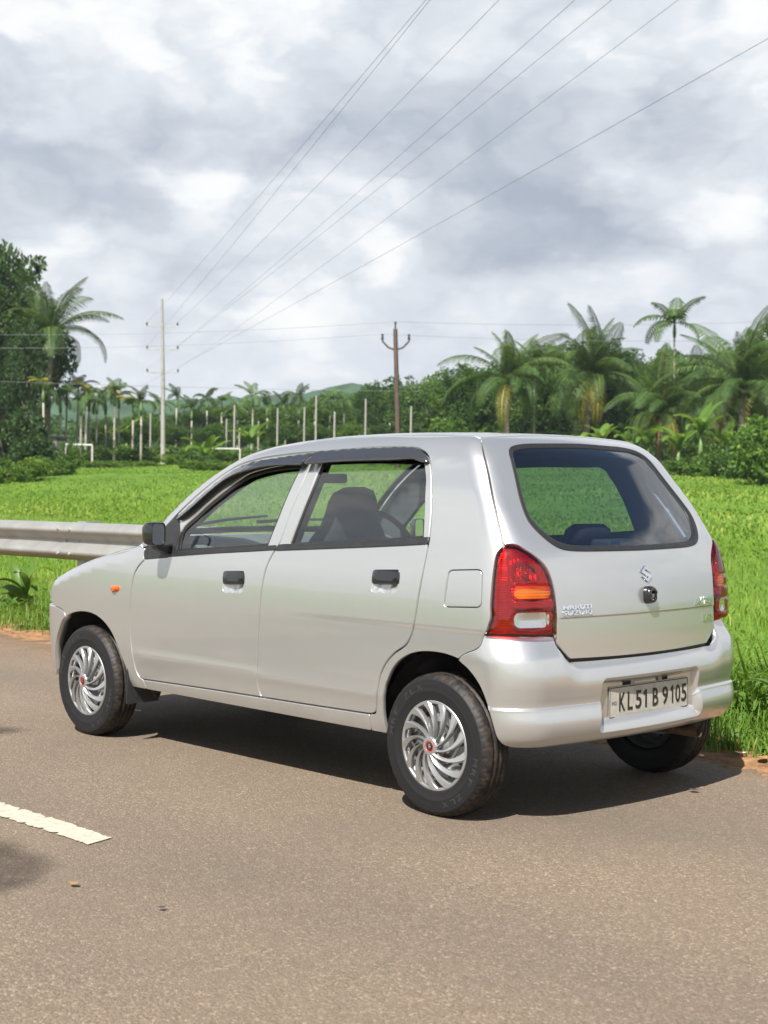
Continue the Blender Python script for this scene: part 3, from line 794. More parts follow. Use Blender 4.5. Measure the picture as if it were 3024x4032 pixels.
# tail lights
tl_base = [(2.744, .695), (2.684, .6965), (2.630, .6975), (2.580, .6985), (2.530, .690)]
o_tl = outline(chain(tl_out, tl_in, [(2.744, .695), (2.684, .695), (2.630, .6955), (2.580, .6955), (2.530, .690)]))
amb = rrect(([(2.609, .825), (2.722, .825), (2.722, .8735), (2.609, .8745)], .022))
clr = rrect(([(2.610, .721), (2.727, .721), (2.727, .780), (2.610, .781)], .024))
def tl_bulge(v): return .004 + .007 * sstep(0, .022, mindist(v, o_tl))
for sg in (1, -1):
    def TL(name, parent, m, o, **kw):
        V, FF, N = panel_geo(o, **kw)
        if sg < 0: V = V * [1, -1, 1]; FF = [f[::-1] for f in FF]
        return link_obj(name, mesh(name, V, FF, m), parent)
    root = TL('tail_light', car, 'red_lens', o_tl, holes=[amb, clr], off=tl_bulge, gap=.003, flange=.014, hole_flange=.003, lip=.0025, res=.012)
    TL('amber_lens', root, 'amber_lens', amb, off=tl_bulge, gap=.001, flange=.003, res=.012)
    TL('reverse_lens', root, 'clear_lens', clr, off=tl_bulge, gap=.001, flange=.003, res=.012)
    def ribs(v):
        left = sstep(2.600, 2.592, v[:, 0])
        r = .5 + .5 * np.sin(v[:, 1] * 2 * np.pi / .0085)
        d = np.hypot((v[:, 0] - 2.652), (v[:, 1] - .918) * 1.1)
        bowl_ = .022 * sstep(.055, .015, d)
        mid = sstep(2.606, 2.614, v[:, 0]) * sstep(.789, .793, v[:, 1]) * sstep(.822, .818, v[:, 1])
        return -.016 + .005 * left * r - bowl_ + .009 * mid + .003 * (1 - left) * (.5 + .5 * np.sin(v[:, 0] * 2 * np.pi / .012)) * (1 - mid) * sstep(.07, .06, d)
    TL('housing', root, 'lamp_housing_red', o_tl, holes=[inset(amb, -.003), inset(clr, -.003)], off=ribs, gap=.004, flange=.01, res=.0042)
    TL('amber_reflector', root, 'lamp_housing_amber', inset(amb, -.004), off=lambda v: -.004 + .0025 * np.sin(v[:, 1] * 2 * np.pi / .011), gap=0, flange=0, res=.004)
    TL('reverse_reflector', root, 'lamp_reflector', inset(clr, -.004), off=lambda v: -.004 - .010 * np.exp(-((v[:, 0] - 2.668) ** 2 / .0009 + (v[:, 1] - .75) ** 2 / .0009)) + .0012 * np.sin(v[:, 0] * 2 * np.pi / .017), gap=0, flange=0, res=.005)
    bulb = MB()
    pb = st2P([(2.652, .918)])[0]; nb = grad(np.array([pb]))[0]
    c = Vector(pb) - Vector(nb) * .014
    bulb.tube([c - Vector(nb) * .02, c - Vector(nb) * .004, c + Vector(nb) * .004, c + Vector(nb) * .008], [.008, .011, .009, .003], 12)
    ob = bulb.build('bulb', 'lamp_reflector', root, smooth=True)
    if sg < 0:
        me = ob.data; 
        for v in me.vertices: v.co.y *= -1
        me.flip_normals()

# black backing sheets added behind the panel gaps so the seams read dark
o_backing = outline(chain([(.40, .285), (1.99, .285), (2.065, .285)], [(2.065, .285), (2.062, .37), (2.078, .45), (2.10, .50), (2.14, .55), (2.18, .585), (2.24, .615), (2.33, .635), (2.40, .632), (2.44, .622)], [(2.44, .622), (2.50, .66), (2.53, .72), (2.53, .95), (2.57, 1.02)], [(2.57, 1.02), (2.54, 1.12), (2.50, 1.24), (2.475, 1.34)], [(2.475, 1.34), (2.2, 1.385), (1.9, 1.40), (1.5, 1.395), (1.2, 1.375), (1.06, 1.335), (.80, 1.17), (.60, 1.02), (.46, .945)], [(.46, .945), (.40, .85), (.375, .75), (.365, .50), (.385, .36), (.40, .285)]))
side_backing = both('seam_backing', 'seal_and_backing', o_backing, holes=[inset(h_f, -.004), inset(h_r, -.004)], off=-.0225, gap=0, flange=0, res=.06); side_backing[1](car)
panel('tailgate_backing', tailgate, 'seal_and_backing', inset(o_tg, -.03), holes=[inset(glass, -.002)], off=-.0225, gap=0, flange=0, res=.06)  # black sheet added to darken the gap round the tailgate

# ------------------------------------------------------------------ lettering helpers
def text_mesh(txt, size=1.0, extrude=0.0, bevel=0.0, shear=0.0, bold=0.0):
    c = bpy.data.curves.new('lettering', 'FONT'); c.body = txt; c.size = size; c.extrude = extrude
    c.bevel_depth = bevel; c.shear = shear; c.offset = bold; c.resolution_u = 3
    o = bpy.data.objects.new('lettering', c); COL.objects.link(o)
    bpy.context.view_layer.update()
    dg = bpy.context.evaluated_depsgraph_get()
    me = bpy.data.meshes.new_from_object(o.evaluated_get(dg))
    V = np.array([v.co[:] for v in me.vertices]); Fc = [tuple(p.vertices) for p in me.polygons]
    bpy.data.objects.remove(o); bpy.data.curves.remove(c); bpy.data.meshes.remove(me)
    return V, Fc
def fit(V, x0, x1, y0, y1):
    lo, hi = V.min(0), V.max(0); W = V.copy()
    W[:, 0] = x0 + (V[:, 0] - lo[0]) / (hi[0] - lo[0]) * (x1 - x0)
    W[:, 1] = y0 + (V[:, 1] - lo[1]) / (hi[1] - lo[1]) * (y1 - y0)
    return W
def on_tail(V, rise=0.0):      # text laid on the tailgate: local x -> y, local y -> z, local z -> outwards
    P = yz2P(V[:, :2]); N = grad(P)
    return P + N * (V[:, 2:3] + rise)

# badges
for txt, y0, y1, z0, z1, sh in (('MARUTI', -.470, -.325, .7815, .7985, 0), ('SUZUKI', -.470, -.325, .7615, .7785, 0), ('ALTO', .328, .470, .762, .792, .28), ('LXi', .396, .470, .695, .7205, 0)):
    V, Fc = text_mesh(txt, 1.0, .0, 0.0, sh, .012)
    V, Fc = text_mesh(txt, 1.0, .06, .012, sh, .030)
    V = fit(V, y0, y1, z0, z1); zz = V[:, 2]; V[:, 2] = (zz - zz.min()) / (zz.max() - zz.min()) * .0045
    link_obj('badge_lettering', mesh('badge_lettering', on_tail(V, -.0005), Fc, 'chrome', False), tailgate)
em = np.array([(0, 1.0), (.95, .30), (.42, .32), (.02, .62), (-.30, .40), (1.0, -.30), (0, -1.0), (-.95, -.30), (-.42, -.32), (-.02, -.62), (.30, -.40), (-1.0, .30)])
def slab(poly, h):
    n = len(poly); V = [(x, y, 0) for x, y in poly] + [(x * .93, y * .93, h) for x, y in poly]
    Fc = [tuple(range(n, 2 * n))] + [(i, (i + 1) % n, n + (i + 1) % n, n + i) for i in range(n)]
    return np.array(V), Fc
if area2(em) < 0: em = em[::-1]
V, Fc = slab(em, 1.0); V = V * [.033, .032, .006] + [0, .8965, 0]
link_obj('emblem', mesh('emblem', on_tail(V), Fc, 'chrome', False), tailgate)
# tailgate lock handle: hooded black grip with a round lock
hh = MB(); prof = []
n = 24
for k, (sc, dx) in enumerate(((1.0, 0.0), (1.0, .006), (.95, .016), (.84, .024), (.66, .027), (.5, .0265), (.44, .022), (.40, .010))):
    for i in range(n):
        th = 2 * math.pi * i / n; cs, sn = math.cos(th), math.sin(th)
        yy = .030 * sc * math.copysign(abs(cs) ** .7, cs); zz = .034 * sc * math.copysign(abs(sn) ** (.7 if sn < 0 else .95), sn)
        if k > 4: yy += .006; zz -= .004
        yy *= (1 + .12 * (-sn if sn < 0 else 0))
        prof.append((.0 + yy, .818 + zz, dx + (.006 if sn > 0 and 1 < k < 5 else 0) * (1 - sn)))
V = on_tail(np.array(prof)); Fc = []
for k in range(7):
    for i in range(n):
        j = (i + 1) % n; Fc.append((k * n + i, k * n + j, (k + 1) * n + j, (k + 1) * n + i))
Fc.append(tuple(7 * n + i for i in range(n)))
th_ = link_obj('tailgate_handle', mesh('tailgate_handle', V, Fc, 'gloss_black'), tailgate)
lk = MB(); lp, _ = lathe([(.0, .0), (.0105, .0), (.0115, .002), (.0115, .010)], 20)
p0 = yz2P([(.006, .814)])[0]
lkV = np.column_stack([p0[0] + .021 - lp[:, 1], p0[1] + lp[:, 0], p0[2] + lp[:, 2]])
link_obj('lock', mesh('lock', lkV, lathe([(.0, .0), (.0105, .0), (.0115, .002), (.0115, .010)], 20)[1], 'steel_wheel'), th_)

# number plate (500 x 120 mm) in the bumper recess
PX, PZ, PW, PH = 2.8065, .426, .250, .060
def on_plate(V): return np.column_stack([PX + V[:, 2], V[:, 0] + .008, PZ + V[:, 1]])
pl_o = rrect(([(-PW, -PH), (PW, -PH), (PW, PH), (-PW, PH)], .010), 6)
n = len(pl_o)
V = np.array([(x, y, -.0015) for x, y in pl_o] + [(x, y, .0) for x, y in pl_o])
number_plate = link_obj('number_plate', mesh('number_plate', on_plate(V), [tuple(range(n, 2 * n))] + [(i, (i + 1) % n, n + (i + 1) % n, n + i) for i in range(n)], 'plate_white', False), car)
r1 = inset(pl_o, .003); r2 = inset(pl_o, .0065)
V = np.array([(x, y, .0002) for x, y in r1] + [(x, y, .0012) for x, y in (r1 + r2) / 2] + [(x, y, .0002) for x, y in r2])
Fc = []
for k in range(2):
    for i in range(n): Fc.append((k * n + i, k * n + (i + 1) % n, (k + 1) * n + (i + 1) % n, (k + 1) * n + i))
link_obj('plate_border', mesh('plate_border', on_plate(V), Fc, 'plate_black'), number_plate)
L0 = -PW
for ch, a, b in (('K', .060, .096), ('L', .112, .142), ('5', .161, .197), ('1', .210, .232), ('B', .268, .303), ('9', .330, .366), ('1', .384, .402), ('0', .415, .447), ('5', .455, .488)):
    if ch == '1':
        one = np.array([(.50, 0), (1.0, 0), (1.0, 1.0), (.62, 1.0), (0, .86), (0, .74), (.50, .80)])
        V, Fc = slab(one, 1.0)
    else:
        V, Fc = text_mesh(ch, 1.0, .02, 0, 0, .012)
    V = fit(V, L0 + a, L0 + b, -.0345, .0345); zz = V[:, 2]; V[:, 2] = .0003 + (zz - zz.min()) / (zz.max() - zz.min()) * .0014
    link_obj('plate_character', mesh('plate_character', on_plate(V), Fc, 'plate_black', False), number_plate)
V, Fc = text_mesh('IND', 1.0, .01); V = fit(V, L0 + .016, L0 + .046, -.010, .004); V[:, 2] = .0006
link_obj('plate_country_mark', mesh('plate_country_mark', on_plate(V), Fc, 'plate_blue', False), number_plate)
for y in (-.135, .105):
    b = MB(); b.box((PX - .006, y, PZ + .074), (.006, .040, .030)); br = b.build('plate_bracket', 'hole_black', number_plate)
    b = MB(); b.box((PX - .0005, y + (.034 if y < 0 else -.034), PZ + .071), (.004, .024, .026)); b.build('bracket_tab', 'steel_wheel', br)

# ------------------------------------------------------------------ wheels
TR = .268
tp = [(.158, -.050), (.160, -.060), (.167, -.066), (.172, -.0690), (.175, -.0690), (.188, -.0715), (.200, -.0735), (.203, -.0745), (.206, -.0735), (.222, -.0745), (.234, -.0735), (.240, -.0722), (.243, -.0728), (.246, -.0708), (.254, -.0640), (.2605, -.0560), (.2640, -.0470), (.2660, -.0380), (.2668, -.0290), (.2605, -.0280), (.2605, -.0230), (.2672, -.0220), (.2680, -.0120), (.2680, -.0035), (.2615, -.0028)]
prof_t = tp + [(r, -y) for r, y in tp[::-1]]
NSEG = 264
V, Fc = lathe(prof_t, NSEG); K = len(prof_t); Vt = V.reshape(NSEG, K, 3)
for q, (r, y) in enumerate(prof_t):
    ay = abs(y)
    if r > .240:
        for i in range(NSEG):
            ph = (i + (y * 160 if ay < .05 else y * 60)) % 6
            if .029 <= ay <= .066 and ph < 1.05: d = .0040
            elif ay < .023 and r > .264 and (i + y * 200) % 6 < 1.0: d = .002
            else: d = 0
            if d: Vt[i, q, 0] *= (r - d) / r; Vt[i, q, 2] *= (r - d) / r
Vt = Vt.reshape(-1, 3)
Vt[:, 2] = np.maximum(Vt[:, 2], -TR + .004 + .0 * Vt[:, 2])
tyre_me = mesh('tyre', Vt, Fc, 'tyre_rubber')
tm = MATS['tyre_rubber']; T = NT(tm.node_tree); b = T.n['Principled BSDF']
tc_ = T.new('ShaderNodeTexCoord'); sp_ = T.new('ShaderNodeSeparateXYZ'); T.link(tc_.outputs['Object'], sp_.inputs[0])
rad = T.math('SQRT', T.math('ADD', T.math('POWER', sp_.outputs[0], 2.0), T.math('POWER', sp_.outputs[2], 2.0)))
mr_ = T.new('ShaderNodeMapRange', interpolation_type='SMOOTHSTEP'); T.link(rad, mr_.inputs[0])
mr_.inputs[1].default_value = .243; mr_.inputs[2].default_value = .262; mr_.inputs[3].default_value = 0.0; mr_.inputs[4].default_value = 1.0
nz_ = T.noise(tc_.outputs['Object'], 26.0, 6, 0.65)
dust = T.math('MULTIPLY', mr_.outputs[0], T.ramp(nz_, [(0.45, 0.02), (0.75, 0.42)]))
T.link(T.mix(dust, (0.011, 0.011, 0.012), (0.13, 0.092, 0.060)), b.inputs['Base Color'])

rim_prof = [(.170, -.0585), (.171, -.0635), (.167, -.066), (.163, -.0635), (.160, -.056), (.152, -.050), (.149, -.030), (.148, .045), (.160, .055), (.168, .060)]
rV, rF = lathe(rim_prof, 72); rim_me = mesh('rim', rV, rF, 'steel_wheel')
disc_prof = [(.149, -.020), (.140, -.022), (.128, -.030), (.112, -.040), (.098, -.042), (.085, -.036), (.076, -.028), (.066, -.026), (.050, -.030), (.040, -.030), (.034, -.046), (.0, -.048)]
dV, dF = lathe(disc_prof, 72); disc_me = mesh('wheel_disc', dV, dF, 'steel_wheel')
hb = MB()
for k in range(10):
    a = 2 * math.pi * (k + .3) / 10; c = (.120 * math.cos(a), -.0372, .120 * math.sin(a))
    hb.tube([c, (c[0], c[1] - .0006, c[2])], .0105, 14)
holes_me = mesh('vent_holes', hb.V, hb.F, 'hole_black', False)
nb_ = MB()
for k in range(4):
    a = 2 * math.pi * (k + .5) / 4; nb_.tube([(.05 * math.cos(a), -.028, .05 * math.sin(a)), (.05 * math.cos(a), -.042, .05 * math.sin(a))], .010, 6)
nuts_me = mesh('wheel_nuts', nb_.V, nb_.F, 'exhaust_steel', False)
# wheel cover: ring, swept blades and boss
def dome(r): return -.0655 - .0235 * max(0.0, 1 - (r / .168) ** 2)
cv = MB()
for k in range(13):
    a0 = 2 * math.pi * k / 13 + .11
    NS = 12; V = []; Fc = []
    for i in range(NS + 1):
        t = i / NS; r = .032 + (.164 - .032) * t
        th = a0 + math.radians(44) * t ** .9
        w = .0034 + .0200 * t ** 2.3
        for (u, h) in ((-1.0, .016), (-1.0, .002), (-.62, -.0042), (-.30, -.0030), (.9, .0010), (1.0, .003), (1.0, .014)):
            tt = th + u * w / r
            V.append((r * math.cos(tt), dome(r) + h, r * math.sin(tt)))
    m = 7
    for i in range(NS):
        for j in range(m - 1): Fc.append((i * m + j, i * m + j + 1, (i + 1) * m + j + 1, (i + 1) * m + j))
    cv.add(V, Fc)
ringV, ringF = lathe([(.1555, -.052), (.1560, -.0665), (.1590, -.0690), (.1655, -.0690), (.1690, -.0660), (.1700, -.0600)], 90); cv.add(ringV, ringF)
bossV, bossF = lathe([(.036, -.074), (.0365, -.0870), (.033, -.0905), (.0225, -.0915), (.0215, -.0890), (.0, -.0890)], 48); cv.add(bossV, bossF)
cover_me = mesh('wheel_cover', cv.V, cv.F, 'wheel_silver'); cover_me.set_sharp_from_angle(angle=math.radians(28))
lgV, lgF = lathe([(.0205, -.0885), (.0205, -.0902), (.0180, -.0905), (.0175, -.0892)], 36); redring_me = mesh('cap_ring', lgV, lgF, 'red_ring')
lgV, lgF = lathe([(.0178, -.0890), (.0165, -.0898), (.0, -.0902)], 36); cap_me = mesh('cap_badge', lgV, lgF, 'gloss_black')
mk = MB(); mk.box((0, -.0906, .0), (.004, .0008, .018)); mk.box((.003, -.0906, .0), (.012, .0008, .0035)); capmark_me = mesh('cap_mark', mk.V, mk.F, 'chrome', False)
# raised sidewall letters, bent round the tyre
def arc_text(txt, r0, h, a_mid, pitch):
    Vs = []; Fs = []
    for i, ch in enumerate(txt):
        if ch == ' ': continue
        V, Fc = text_mesh(ch, 1.0, .02, 0, 0, .01); V = fit(V, -.5, .5, 0, 1)
        a = a_mid - (i - (len(txt) - 1) / 2) * pitch
        th = a - V[:, 0] * pitch * .72; r = r0 + V[:, 1] * h
        zz = (V[:, 2] - V[:, 2].min()) / (np.ptp(V[:, 2]) + 1e-9)
        W_ = np.column_stack([r * np.cos(th), -.0738 - .0012 * zz, r * np.sin(th)])
        o = sum(len(v) for v in Vs); Vs.append(W_); Fs += [tuple(j + o for j in f) for f in Fc]
    return np.vstack(Vs), Fs
mat('sidewall_letter', (0.026, 0.026, 0.027), 0.5)
lv1, lf1 = arc_text('MRF ZLX', .209, .021, math.radians(140), math.radians(10.5)); lv2, lf2 = arc_text('MRF ZLX', .209, .021, math.radians(-40), math.radians(10.5))
letters_me = mesh('sidewall_lettering', np.vstack([lv1, lv2]), lf1 + [tuple(j + len(lv1) for j in f) for f in lf2], 'sidewall_letter', False)
for (x, y, rz, spin) in ((0, -.645, 0, .35), (2.36, -.645, 0, 0), (0, .645, math.pi, .6), (2.36, .645, math.pi, 1.1)):
    w = empty('wheel', (x, y, TR - .004)); w.parent = car; w.rotation_euler = (0, 0, rz)
    ty = link_obj('tyre', tyre_me, w)
    lt = link_obj('sidewall_lettering', letters_me, w); lt['kind'] = 'stuff'
    rm = link_obj('rim', rim_me, w); link_obj('wheel_disc', disc_me, w); link_obj('vent_holes', holes_me, w)['kind'] = 'stuff'; link_obj('wheel_nuts', nuts_me, w)['kind'] = 'stuff'
    for nm, me in (('wheel_cover', cover_me), ('cap_ring', redring_me), ('cap_badge', cap_me), ('cap_mark', capmark_me)):
        o = link_obj(nm, me, w); o.rotation_euler = (0, spin, 0)

# ------------------------------------------------------------------ under the body
ub = MB(); ub.box((1.15, 0, .305), (2.96, .84, .09)); ub.box((1.23, -.545, .300), (1.56, .24, .05)); ub.box((1.23, .545, .300), (1.56, .24, .05)); ub.box((2.66, 0, .40), (.20, 1.10, .13))
ub.build('floor_pan', 'underbody', car)
for cx in (0.0, 2.36):
    for sg in (-1, 1):
        V = []; Fc = []; n = 20
        for i in range(n + 1):
            th = math.radians(4 + 172 * i / n); R = .325 if cx > 1 else .33
            for yy in (.655, .42): V.append((cx + R * math.cos(th) * 1.02, sg * yy, .29 + R * math.sin(th)))
        for i in range(n): Fc.append((2 * i, 2 * i + 1, 2 * i + 3, 2 * i + 2))
        k = len(V); V.append((cx, sg * .42, .30))
        for i in range(n): Fc.append((2 * i + 1, k, 2 * i + 3))
        link_obj('wheel_arch_liner', mesh('wheel_arch_liner', V, Fc, 'underbody', True), car)
ax = MB(); ax.tube([(2.36, -.6, .27), (2.36, .6, .27)], .028, 12); ax.build('rear_axle', 'underbody', car, smooth=True)
ax = MB(); ax.tube([(0, -.6, .27), (0, .6, .27)], .025, 12); ax.build('front_axle', 'underbody', car, smooth=True)
ex = MB(); ex.tube([(2.05, .30, .22), (2.35, .33, .235), (2.60, .352, .252), (2.795, .355, .252)], [.024, .024, .021, .021], 18, caps=False); ex.tube([(2.795, .355, .252), (2.70, .355, .252)], [.0185, .0185], 18, caps=False)
ex.add([(2.72, .355 + .0185 * math.cos(t * .35), .252 + .0185 * math.sin(t * .35)) for t in range(18)], [tuple(range(18))])
ex.build('exhaust_pipe', 'exhaust_steel', car, smooth=True)
for sg in (-1, 1):
    mf = MB(); o = [(.352, .713, .40), (.345, .716, .19), (.375, .56, .195), (.385, .545, .245), (.38, .62, .30), (.362, .68, .36)]
    V = [(x, sg * y, z) for x, y, z in o] + [(x + .006, sg * y, z) for x, y, z in o]; n = 6
    mf.add(V, [tuple(range(n)), tuple(range(2 * n - 1, n - 1, -1))] + [(i, n + i, n + (i + 1) % n, (i + 1) % n) for i in range(n)])
    mf.build('mud_flap', 'black_plastic', car)

# ------------------------------------------------------------------ cabin
i_f = inset(h_f, .012); i_r = inset(h_r, .012)
o_trim = outline(chain([(.50, .36), (2.05, .36)], [(2.05, .36), (2.10, .55), (2.30, .64), (2.52, .66)], [(2.52, .66), (2.55, .95), (2.53, 1.10), (2.47, 1.34)], [(2.47, 1.34), (2.2, 1.395), (1.9, 1.41), (1.5, 1.41), (1.2, 1.39), (1.05, 1.345), (.80, 1.20), (.60, 1.04), (.50, .96)], [(.50, .96), (.50, .36)]))
trim = both('cabin_trim', 'interior_grey', o_trim, holes=[i_f, i_r], off=-.045, gap=0, flange=-.030, res=.06); trim[1](car)
panel('headlining', car, 'interior_pale', outline(chain(*(left + right))), mapf=xy2P, res=.08, off=-.040, gap=.0, flange=.0)
panel('tailgate_trim', tailgate, 'interior_dark', inset(o_tg, .035), holes=[inset(glass, .006)], off=-.040, gap=0, flange=-.03, res=.06)
pr = [(.42, .935), (.50, .972), (.62, .985), (.74, .972), (.82, .935), (.85, .87), (.83, .72), (.76, .56), (.50, .50)]
db = MB(); V = []
ys = [-.63, -.60, .60, .63]
for yy in ys:
    k = .97 if abs(yy) > .61 else 1.0
    V += [(x, yy, z if k == 1 else z - .015) for x, z in pr]
n = len(pr); Fc = []
for j in range(3):
    for i in range(n - 1): Fc.append((j * n + i, (j + 1) * n + i, (j + 1) * n + i + 1, j * n + i + 1))
Fc += [tuple(range(n)), tuple(range(4 * n - 1, 3 * n - 1, -1))]
db.add(V, Fc); dash = db.build('dashboard', 'interior_grey', car, smooth=True)
for yy in (-.50, -.10, .10, .56):
    v = MB(); v.box((.838, yy, .885), (.03, .11, .06)); v.build('air_vent', 'interior_dark', dash, bevel=.01)
bn_ = MB(); bn_.box((.74, .34, .985), (.18, .30, .05)); bn_.build('instrument_hood', 'interior_dark', dash, bevel=.02)
sw = MB(); c = Vector((.98, .35, .93)); ax_ = Vector((.86, 0, .50)).normalized(); e1 = Vector((0, 1, 0)); e2 = ax_.cross(e1)
pts = [c + (e1 * math.cos(a) + e2 * math.sin(a)) * .185 for a in np.linspace(0, 2 * math.pi, 41)]
sw.tube(pts, .014, 8, caps=False); sw.tube([c - e1 * .18, c + e1 * .18], .016, 8); sw.tube([c, c + e2 * .17], .016, 8); sw.tube([c - ax_ * .22, c + ax_ * .01], [.03, .05], 12)
sw.build('steering_wheel', 'interior_dark', car, smooth=True)

def loft(secs, name, m, parent):
    """rounded cushion from cross sections: list of (centre, half width y, half depth vector, exponent)"""
    n = 20; V = []; Fc = []
    for (c, hw, dv) in secs:
        c = Vector(c); dv = Vector(dv)
        for i in range(n):
            th = 2 * math.pi * i / n; cs, sn = math.cos(th), math.sin(th)
            V.append(c + Vector((0, 1, 0)) * hw * math.copysign(abs(cs) ** .6, cs) + dv * math.copysign(abs(sn) ** .6, sn))
    for j in range(len(secs) - 1):
        for i in range(n):
            k = (i + 1) % n; Fc.append((j * n + i, j * n + k, (j + 1) * n + k, (j + 1) * n + i))
    Fc += [tuple(range(n - 1, -1, -1)), tuple((len(secs) - 1) * n + i for i in range(n))]
    me = mesh(name, V, Fc, m); return link_obj(name, me, parent)
for yy in (-.35, .35):
    st_ = loft([((1.36, yy, .55), .22, (.07, 0, .0)), ((1.38, yy, .62), .245, (.075, 0, .0)), ((1.415, yy, .75), .25, (.075, 0, .01)), ((1.45, yy, .90), .235, (.065, 0, .01)), ((1.475, yy, 1.00), .195, (.055, 0, .01)), ((1.490, yy, 1.06), .150, (.048, 0, .01)), ((1.500, yy, 1.11), .135, (.045, 0, .01)), ((1.508, yy, 1.16), .125, (.042, 0, .01)), ((1.512, yy, 1.195), .105, (.036, 0, .01)), ((1.514, yy, 1.213), .06, (.022, 0, .005))], 'front_seat', 'seat_fabric', car)
    loft([((.93, yy, .50), .18, (0, 0, .05)), ((.97, yy, .51), .23, (0, 0, .075)), ((1.15, yy, .51), .245, (0, 0, .08)), ((1.33, yy, .50), .24, (0, 0, .075)), ((1.40, yy, .50), .20, (0, 0, .05))], 'seat_cushion', 'seat_fabric', st_)
rs = loft([((2.12, 0, .50), .56, (.06, 0, 0)), ((2.16, 0, .62), .58, (.07, 0, 0)), ((2.24, 0, .85), .57, (.06, 0, 0)), ((2.27, 0, .96), .54, (.05, 0, 0)), ((2.28, 0, .985), .48, (.03, 0, 0))], 'rear_seat', 'seat_fabric', car)
loft([((1.72, 0, .45), .50, (0, 0, .05)), ((1.78, 0, .46), .58, (0, 0, .08)), ((2.05, 0, .46), .58, (0, 0, .08)), ((2.14, 0, .46), .5, (0, 0, .05))], 'seat_cushion', 'seat_fabric', rs)
for yy in (-.27, .27):
    loft([((2.275, yy, .975), .10, (.03, 0, 0)), ((2.285, yy, 1.01), .135, (.045, 0, 0)), ((2.29, yy, 1.05), .125, (.045, 0, 0)), ((2.292, yy, 1.072), .08, (.03, 0, 0))], 'headrest', 'seat_fabric', rs)
ps = MB(); ps.box((2.47, 0, .952), (.36, 1.10, .03)); shelf = ps.build('parcel_shelf', 'interior_dark', car, bevel=.01)
bl = MB(); bl.box((2.585, .075, .995), (.10, .20, .055)); bl.build('high_brake_lamp', 'interior_dark', shelf, bevel=.014)
bl = MB(); bl.box((2.638, .10, .996), (.008, .13, .040)); bl.build('brake_lamp_lens', 'exhaust_steel', shelf, bevel=.003)
pp = MB(); pp.box((2.55, -.30, .970), (.08, .13, .004), Matrix.Rotation(.3, 3, 'Z')); pp.build('paper_slip', 'paper', shelf)
stt = MB(); stt.tube([(2.425, .50, 1.235), (2.55, .475, 1.12)], .0065, 10); stt.tube([(2.545, .476, 1.125), (2.655, .445, 1.02)], .011, 10); stt.tube([(2.535, .478, 1.134), (2.552, .4745, 1.118)], .013, 10); stt.tube([(2.418, .502, 1.242), (2.430, .499, 1.230)], .013, 10)
stt.build('gas_strut', 'steel_wheel', tailgate, smooth=True)
rm_ = MB(); rm_.box((.98, .0, 1.255), (.025, .18, .045)); rmo = rm_.build('rear_view_mirror', 'interior_dark', car, bevel=.012)
cwl = MB(); cwl.box((.37, 0, .925), (.10, .90, .02)); cwl.build('cowl', 'black_plastic', car)
for y0, y1 in ((-.45, .05), (.02, .50)):
    wpp = xy2P([(.405 + .16 * y0 * y0, y0), (.425 + .16 * ((y0 + y1) / 2) ** 2, (y0 + y1) / 2), (.445 + .16 * y1 * y1, y1)]); wpp = wpp + grad(wpp) * .012
    wp = MB(); wp.tube([tuple(q) for q in wpp], [.010, .008, .006], 8); wp.build('wiper', 'gloss_black', car, smooth=True)


# ------------------------------------------------------------------ terrain
def ss(a, b, x):
    t = np.clip((np.asarray(x, float) - a) / (b - a), 0, 1); return t * t * (3 - 2 * t)
def ground_z(x, y):
    x = np.asarray(x, float); y = np.asarray(y, float)
    xx = np.maximum(x, -150.0); yy = np.minimum(y, 170.0)
    slope = (.0224 * -xx + .021 * yy)
    wob = .05 * np.sin(x * .31 + 1.3) * np.sin(y * .27) + .03 * np.sin(x * .9) * np.cos(y * .8 + .5)
    z = -.05 + (slope + wob * ss(3, 9, y)) * ss(4, 30, y) - .10 * ss(1.4, 2.6, y) * ss(9, 4, y)
    return np.where(y < 1.0, -.05, z)
def nonuni(a, b, fine_a, fine_b, nf, nc):
    return np.unique(np.r_[a + (fine_a - a) * np.linspace(0, 1, nc)**.4, np.linspace(fine_a, fine_b, nf), fine_b + (b - fine_b) * np.linspace(0, 1, nc)**2.2])
gx = nonuni(-1800, 1200, -70, 20, 150, 24); gy = nonuni(-900, 1800, -12, 110, 180, 24)
X, Y = np.meshgrid(gx, gy); Z = ground_z(X, Y)
nx, ny = len(gx), len(gy)
idx = np.arange(nx * ny).reshape(ny, nx)
Fq = np.stack([idx[:-1, :-1], idx[:-1, 1:], idx[1:, 1:], idx[1:, :-1]], -1).reshape(-1, 4)
m = bpy.data.materials.new('field_soil_grass'); m.use_nodes = True; T = NT(m.node_tree); b = T.n['Principled BSDF']
t = T.new('ShaderNodeTexCoord')
a1 = T.noise(t.outputs['Object'], .35, 6, .6); a2 = T.noise(t.outputs['Object'], 4.0, 6, .65); a3 = T.noise(t.outputs['Object'], 30.0, 4, .7)
c = T.ramp(a1, [(.30, (.065, .135, .018)), (.55, (.115, .210, .026)), (.75, (.165, .245, .036))])
c = T.mix(T.ramp(a2, [(.35, 0.0), (.7, .75)]), c, (.055, .120, .014))
c = T.mix(T.ramp(a3, [(.4, 0.0), (.75, .6)]), c, (.17, .25, .05))
T.link(c, b.inputs['Base Color']); b.inputs['Roughness'].default_value = 1.0; b.inputs['Specular IOR Level'].default_value = 0.1
bp = T.new('ShaderNodeBump'); bp.inputs['Strength'].default_value = .9; bp.inputs['Distance'].default_value = .15; T.link(a2, bp.inputs['Height']); T.link(bp.outputs[0], b.inputs['Normal'])
field = link_obj('field', mesh('field', np.column_stack([X.ravel(), Y.ravel(), Z.ravel()]), Fq, m)); tag(field, kind='structure')

